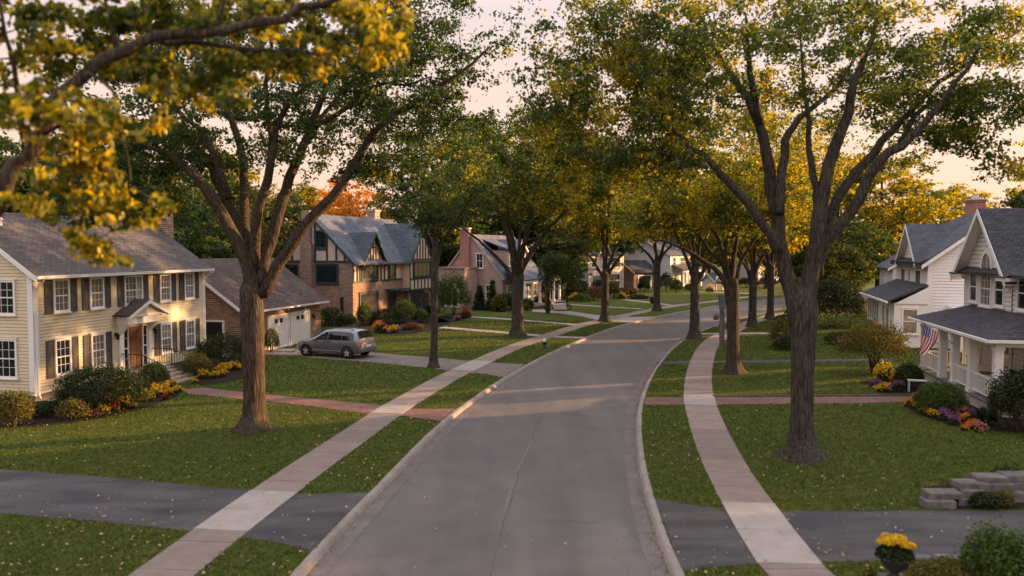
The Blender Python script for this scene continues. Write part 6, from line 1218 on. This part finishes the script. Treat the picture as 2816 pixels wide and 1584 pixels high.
    d = Vector((-.915, .40, 0)).normalized(); rear = G(954, 987); yaw = math.atan2(-d.y, -d.x)
    # local +x runs nose -> tail; tail points along -d
    root.rotation_euler = (0, 0, yaw); c, s = math.cos(yaw), math.sin(yaw); side = None
    # near-side rear wheel (local x 3.86, y -.9) stands on the measured contact point
    lx, ly = 3.86, -.93; root.location = (rear.x - (c * lx - s * ly), rear.y - (s * lx + c * ly), .01); return root
minivan()
# ------------------------------------------------------------------ street furniture
p = G(1497, 957); t = thing('fire_hydrant', 'small fire hydrant with pale cap and dark body on the left verge', 'hydrant', p); m = MB(); m.lathe([(.16, 0), (.16, .05), (.10, .06), (.10, .38), (.12, .40)], n=12); m.tube([(-.18, 0, .3), (.18, 0, .3)], .05, 8); m.build('body', 'trim_black', t, smooth=True); m = MB(); m.lathe([(.13, .40), (.13, .45), (.11, .56), (.05, .62), (.03, .66)], n=12); m.build('cap', 'hydrant_white', t, smooth=True)
p = G(1794, 835); t = thing('rubbish_bin', 'black wheeled bin at the foot of the far left maple', 'bin', p); m = MB(); m.hexa([(-.22, -.25, .05), (.22, -.25, .05), (.22, .25, .05), (-.22, .25, .05), (-.28, -.32, .75), (.28, -.32, .75), (.28, .32, .75), (-.28, .32, .75)]); m.build('body', 'trim_black', t); m = MB(); m.box(-.30, .30, -.36, .34, .755, .82); m.build('lid', 'iron_black', t)
p = G(1985, 949); t = thing('utility_post', 'wooden post carrying a tapered blue-grey box and a small round meter', 'post', p); m = MB(); m.box(-.16, .02, -.09, .09, -.05, 2.35); m.box(.06, .16, -.05, .05, -.05, 2.3); m.build('post', 'post_wood', t); m = MB(); m.hexa([(-.16, -.15, 2.36), (.16, -.15, 2.36), (.16, .15, 2.36), (-.16, .15, 2.36), (-.26, -.2, 3.42), (.26, -.2, 3.42), (.26, .2, 3.42), (-.26, .2, 3.42)]); m.build('cabinet', 'box_blue', t); m = MB(); m.tube([(-.42, 0, 1.72), (-.42, 0, 1.76), (-.42, 0, 2.0), (-.36, 0, 2.12)], [.15, .18, .15, .04], 12); m.tube([(-.42, 0, 1.86), (-.1, 0, 1.86)], .03, 6); m.build('meter', 'bronze', t, smooth=True)
p = G(1548, 855); t = thing('motorcycle', 'black motorcycle with pale boxy sidecar parked on the cottage drive', 'motorcycle', p + Vector((0, .6, 0)), .15)
for x in (.62, -.75):
    w = MB(); ring_ = [(x + .30 * math.cos(a), .0, .32 + .30 * math.sin(a)) for a in [i * math.pi / 10 for i in range(21)]]; w.tube(ring_, .055, 8, False); w.tube([(x, -.06, .32), (x, .06, .32)], .06, 8)
    for a in range(6): w.tube([(x, 0, .32), (x + .28 * math.cos(a * 1.047), 0, .32 + .28 * math.sin(a * 1.047))], .012, 4)
    w.build('wheel', 'tyre', t, smooth=True)
m = MB(); m.tube([(-.75, 0, .55), (-.3, 0, .62), (.15, 0, .85), (.5, 0, .95)], [.10, .16, .2, .1], 10); m.tube([(.62, 0, .32), (.45, 0, 1.05)], .035, 6); m.tube([(.45, -.35, 1.1), (.42, 0, 1.08), (.45, .35, 1.1)], .022, 6); m.tube([(-.2, 0, .3), (.25, 0, .35)], .16, 8); m.build('body', 'iron_black', t, smooth=True); m = MB(); m.hexa([(.55, -.28, .85), (.8, -.2, .85), (.8, .2, .85), (.55, .28, .85), (.35, -.22, 1.35), (.42, -.16, 1.35), (.42, .16, 1.35), (.35, .22, 1.35)]); m.build('fairing', 'car_glass', t); m = MB(); m.tube([(-.85, 0, .78), (-.5, 0, .8), (-.1, 0, .82)], [.08, .15, .1], 8); m.build('seat', 'trim_black', t, smooth=True)
m = MB(); m.hexa([(-1.0, -.95, .25), (.25, -.95, .25), (.25, -.3, .25), (-1.0, -.3, .25), (-1.15, -1.0, .72), (.1, -1.0, .78), (.1, -.28, .78), (-1.15, -.28, .72)]); m.box(-1.25, .3, -1.02, -.98, .20, .24); sc_ = m.build('sidecar', 'siding_grey', t); m = MB(); m.tube([(-1.1, -1.0, .72), (-1.15, -1.0, 1.0), (.1, -1.0, 1.02), (.15, -1.0, .78)], .025, 6); m.build('sidecar_rail', 'white_trim', sc_)
# ------------------------------------------------------------------ flag on the porch
def flag():
    M = PORCH.matrix_basis if False else (Matrix.Translation(PORCH.location) @ Matrix.Rotation(PORCH.rotation_euler.z, 4, 'Z'))
    base = AT(2623, 947, 34.6); tip = AT(2537, 884, 34.0); t = thing('porch_flag', 'american flag hanging from a slanted pole on the porch post', 'flag', base); rel = tip - base
    m = MB(); m.tube([(0, 0, 0), rel * 1.02], .018, 8); m.lathe([(.0, -.03), (.035, 0), (.0, .04)], rel * 1.03, 8); m.build('pole', 'wicker_pale', t, smooth=True)
    H0 = AT(2581, 917, 34.2) - base; H1 = rel * .99; bot = AT(2533, 979, 33.9) - base; NU, NV = 22, 27; vs = []; uv = []
    for i in range(NU + 1):
        u = i / NU
        for j in range(NV + 1):
            v = j / NV; h = H0.lerp(H1, v); e = bot + Vector((-.10 * (v - .3), .0, .22 * v)) + (H1 - H0) * (v - .5) * .12
            p = h.lerp(e, u) + Vector((0, 0, -.10 * math.sin(math.pi * u) * (1 - v) * .4)); p += Vector((.16 * math.sin(math.pi * u) * (1 - v) , .10 * math.sin(v * 9 + u * 3) * u + .05 * math.sin(v * 17 + 1) * u, 0)); vs.append(tuple(p)); uv.append((u, v))
    me = bpy.data.meshes.new('cloth'); f = [(i * (NV + 1) + j, (i + 1) * (NV + 1) + j, (i + 1) * (NV + 1) + j + 1, i * (NV + 1) + j + 1) for i in range(NU) for j in range(NV)]; me.from_pydata(vs, [], f); ul = me.uv_layers.new(name='UV')
    for l in me.loops: ul.data[l.index].uv = uv[l.vertex_index]
    for q in me.polygons: q.use_smooth = True
    me.materials.append(MATS['flag_cloth']); o = bpy.data.objects.new('cloth', me); COL.objects.link(o); o.parent = t
flag()
# ------------------------------------------------------------------ porch furniture (placed in the porch's own frame)
MP = Matrix.Translation(PORCH.location) @ Matrix.Rotation(PORCH.rotation_euler.z, 4, 'Z')
def on_porch(x, y, z=.5): return MP @ Vector((x, y, z))
def chair(label, loc, rz, mat, name='porch_chair'):
    t = thing(name, label, 'chair', loc, rz); m = MB(); m.box(-.28, .28, -.27, .27, .38, .43); m.build('seat', mat, t); m = MB()
    for i in range(6): m.box(-.26 + i * .095, -.21 + i * .095, .26, .29, .45, 1.02)
    m.box(-.29, .29, .255, .295, 1.0, 1.09); m.build('backrest', mat, t)
    for sx in (-.27, .27):
        m = MB(); m.box(sx - .03, sx + .03, -.28, .28, .62, .66); m.box(sx - .025, sx + .025, -.27, -.22, .43, .62); m.build('armrest', mat, t)
        for y in (-.25, .25): m = MB(); m.box(sx - .025, sx + .025, y - .025, y + .025, 0, .38); m.build('leg', mat, t)
    return t
rzp = PORCH.rotation_euler.z
chair('dark slatted armchair on the porch between the last two posts', on_porch(7.3, -.75), rzp + .2, 'iron_black'); chair('pale rattan chair on the porch behind the gap beside the flag', on_porch(3.2, -.9), rzp + .5, 'wicker_pale'); chair('black wicker chair on the porch behind the middle railing', on_porch(5.2, -.7), rzp - .2, 'louvre_dark')
p = G(2533, 1082) + Vector((0, .35, 0)); t = thing('garden_table', 'small white-topped garden table with thin legs beside the porch steps', 'table', p, -.3); t.scale = (.8, .8, .85); m = MB(); m.box(-.5, .5, -.24, .24, .60, .65); m.build('tabletop', 'soffit', t)
for x in (-.44, .44):
    for y in (-.19, .19): m = MB(); m.tube([(x, y, 0), (x * .96, y, .6)], .022, 6); m.build('leg', 'white_trim' if x < 0 else 'iron_black', t)
m = MB(); m.tube([(-.43, 0, .2), (.43, 0, .2)], .012, 5); m.tube([(-.43, .1, .5), (.3, -.1, .1)], .012, 5); m.build('brace', 'iron_black', t)
# ------------------------------------------------------------------ stone retaining blocks and edging
def stones(name, label, cat, blocks, mat='wall_stone'):
    root = thing(name, label, cat, blocks[0][0]); rng = np.random.default_rng(8); o = Vector(blocks[0][0])
    for c, l, d, h in blocks:
        c = Vector(c) - o; m = MB(); j = lambda: rng.uniform(-.02, .02); b = .03
        lo = [(c.x - l / 2 + j(), c.y - d / 2 + j(), c.z), (c.x + l / 2 + j(), c.y - d / 2 + j(), c.z), (c.x + l / 2 + j(), c.y + d / 2, c.z), (c.x - l / 2 + j(), c.y + d / 2, c.z)]
        up = [(x, y, c.z + h - b) for x, y, z in lo]; tp = [(x + b * (1 if x < c.x else -1), y + b * (1 if y < c.y else -1), c.z + h + j() * .3) for x, y, z in lo]; m.hexa(lo + up); m.hexa(up + tp); m.build('stone_block', mat, root)
    return root
bx, by = G(2590, 1402).x, G(2590, 1402).y
stones('retaining_wall', 'stepped retaining wall of pale rough stone blocks beside the right drive', 'wall', [((bx, by + .2, 0), .74, .42, .22), ((bx + .18, by + .36, .225), .86, .42, .16), ((bx + 1.0, by + .5, .0), .9, .45, .2), ((bx + .98, by + .55, .205), .62, .42, .19), ((bx + .95, by + .62, .40), .62, .42, .16), ((bx + 1.9, by + .75, 0), 1.0, .45, .28), ((bx + 1.7, by + .75, .285), .85, .45, .22), ((bx + 1.62, by + .78, .51), .8, .45, .15), ((bx + 2.65, by + .95, 0), 1.0, .45, .5), ((bx + 2.5, by + .95, .51), .95, .45, .16)])
e = G(2530, 1542); stones('edging_stones', 'row of flat pale edging stones on the near side of the right drive', 'edging', [((e.x + i * .42, e.y - .1 + .03 * (i % 2), 0), .38, .25, .14) for i in range(5)])
g = G(775, 978); stones('stone_slabs', 'low heap of flat reddish stone slabs at the garage corner by the van', 'stones', [((g.x - .6, g.y + .5, 0), 1.5, 1.0, .14), ((g.x + .6, g.y + .3, 0), 1.4, .8, .13), ((g.x - .1, g.y + .8, .14), 1.3, .7, .12), ((g.x + 1.5, g.y + .35, 0), 1.0, .6, .16), ((g.x - 1.3, g.y + .9, 0), .9, .8, .2)], 'stone_step')
# ------------------------------------------------------------------ urn of yellow flowers on a pedestal, close by at the lower right
p = Vector((AT(2462, 1500, 13.6).x, 13.6, -.22)); t = thing('flower_urn', 'dark urn of yellow chrysanthemums on a stone pedestal close to the camera', 'urn', p); m = MB(); m.box(-.17, .17, -.17, .17, -.05, .95); m.box(-.21, .21, -.21, .21, .95, 1.0); m.build('pedestal', 'wall_stone', t); m = MB(); m.lathe([(.10, 1.0), (.12, 1.03), (.06, 1.07), (.08, 1.11), (.20, 1.2), (.24, 1.32), (.27, 1.34), (.27, 1.37), (.22, 1.36)], n=20); m.build('urn', 'urn_dark', t, smooth=True)
rng = np.random.default_rng(2); n = 900; d = rng.normal(size=(n, 3)); d[:, 2] = np.abs(d[:, 2]) * .8; d /= np.linalg.norm(d, axis=1)[:, None]; P_ = d * (rng.uniform(.3, 1, n) ** .4)[:, None] * np.array([.32, .3, .26]) + [0, 0, 1.36]; V, F = leaf_arrays(rng, P_, .075, .2, .3, .3, .5); np_mesh('foliage', V, F, 'shrub_leaf_dark', t)
hd = [(-.17, -.12, 1.66), (-.05, -.16, 1.70), (-.2, .02, 1.62), (.02, -.02, 1.70), (.10, -.14, 1.62), (.18, -.1, 1.60), (.24, -.02, 1.56), (-.1, .1, 1.68), (.12, .08, 1.66)]
for i, c in enumerate(hd):
    Q = []; k = 130; dd = rng.normal(size=(k, 3)); dd[:, 2] = np.abs(dd[:, 2]) * .6; dd /= np.linalg.norm(dd, axis=1)[:, None]; V, F = leaf_arrays(rng, np.array(c) + dd * np.array([.10, .10, .06]), .06, .4, .2, 0, .5); np_mesh('blossom', V, F, 'bloom_orange' if i in (6,) else 'bloom_yellow', t)
# ------------------------------------------------------------------ camera, light, sky
cam = bpy.data.cameras.new('camera'); co = bpy.data.objects.new('camera', cam); COL.objects.link(co)
co.location = (0, 0, CAMH); co.rotation_euler = (math.pi / 2 - PITCH, 0, 0)
cam.sensor_width = 36; cam.lens = FPX / 2816 * 36; cam.clip_end = 3000; cam.clip_start = .1
cam.dof.use_dof = True; cam.dof.focus_distance = 44; cam.dof.aperture_fstop = .5
SC.camera = co
AZ, EL_ = R(71), R(10.5)
sd = Vector((math.sin(AZ) * math.cos(EL_), math.cos(AZ) * math.cos(EL_), math.sin(EL_)))
sun = bpy.data.lights.new('sun', 'SUN'); so = bpy.data.objects.new('sun', sun); COL.objects.link(so)
sun.energy = 5.0; sun.angle = R(.6); sun.color = (1, .57, .24); so.rotation_euler = (-sd).to_track_quat('-Z', 'Y').to_euler(); so.location = sd * 200
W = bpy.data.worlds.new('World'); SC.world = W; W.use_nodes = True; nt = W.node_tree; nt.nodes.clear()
out = nt.nodes.new('ShaderNodeOutputWorld'); bg = nt.nodes.new('ShaderNodeBackground'); sky = nt.nodes.new('ShaderNodeTexSky')
sky.sky_type = 'NISHITA'; sky.sun_disc = False; sky.sun_elevation = EL_; sky.sun_rotation = AZ; sky.air_density = 1.2; sky.dust_density = 3.5; sky.ozone_density = 1.5
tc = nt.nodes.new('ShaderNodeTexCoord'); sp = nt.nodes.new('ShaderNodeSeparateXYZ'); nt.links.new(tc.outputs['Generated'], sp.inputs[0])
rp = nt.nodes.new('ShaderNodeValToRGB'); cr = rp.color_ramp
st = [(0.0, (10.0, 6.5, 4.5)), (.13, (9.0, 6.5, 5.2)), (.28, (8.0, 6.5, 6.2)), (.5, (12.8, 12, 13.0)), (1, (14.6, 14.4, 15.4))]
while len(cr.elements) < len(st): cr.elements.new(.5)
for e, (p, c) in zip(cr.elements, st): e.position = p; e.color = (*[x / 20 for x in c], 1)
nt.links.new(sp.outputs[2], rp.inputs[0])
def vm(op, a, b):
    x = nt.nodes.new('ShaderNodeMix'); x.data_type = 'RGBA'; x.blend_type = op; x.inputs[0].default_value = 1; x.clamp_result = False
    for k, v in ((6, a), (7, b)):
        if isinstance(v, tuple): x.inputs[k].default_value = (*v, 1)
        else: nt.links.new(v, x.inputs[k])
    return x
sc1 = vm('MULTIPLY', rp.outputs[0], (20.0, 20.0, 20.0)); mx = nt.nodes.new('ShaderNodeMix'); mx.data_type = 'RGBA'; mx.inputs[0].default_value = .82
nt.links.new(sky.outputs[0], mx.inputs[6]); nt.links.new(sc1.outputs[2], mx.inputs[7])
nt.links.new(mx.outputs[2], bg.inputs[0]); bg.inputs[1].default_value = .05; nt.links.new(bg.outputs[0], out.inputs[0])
SC.view_settings.view_transform = 'Standard'; SC.view_settings.look = 'None'; SC.view_settings.exposure = 1.46; SC.view_settings.gamma = 1
c = SC.cycles; c.max_bounces = 6; c.diffuse_bounces = 3; c.glossy_bounces = 2; c.transmission_bounces = 3; c.transparent_max_bounces = 4; c.caustics_reflective = False; c.caustics_refractive = False; c.use_denoising = True; c.use_adaptive_sampling = True; c.adaptive_threshold = .015
SC.render.film_transparent = False
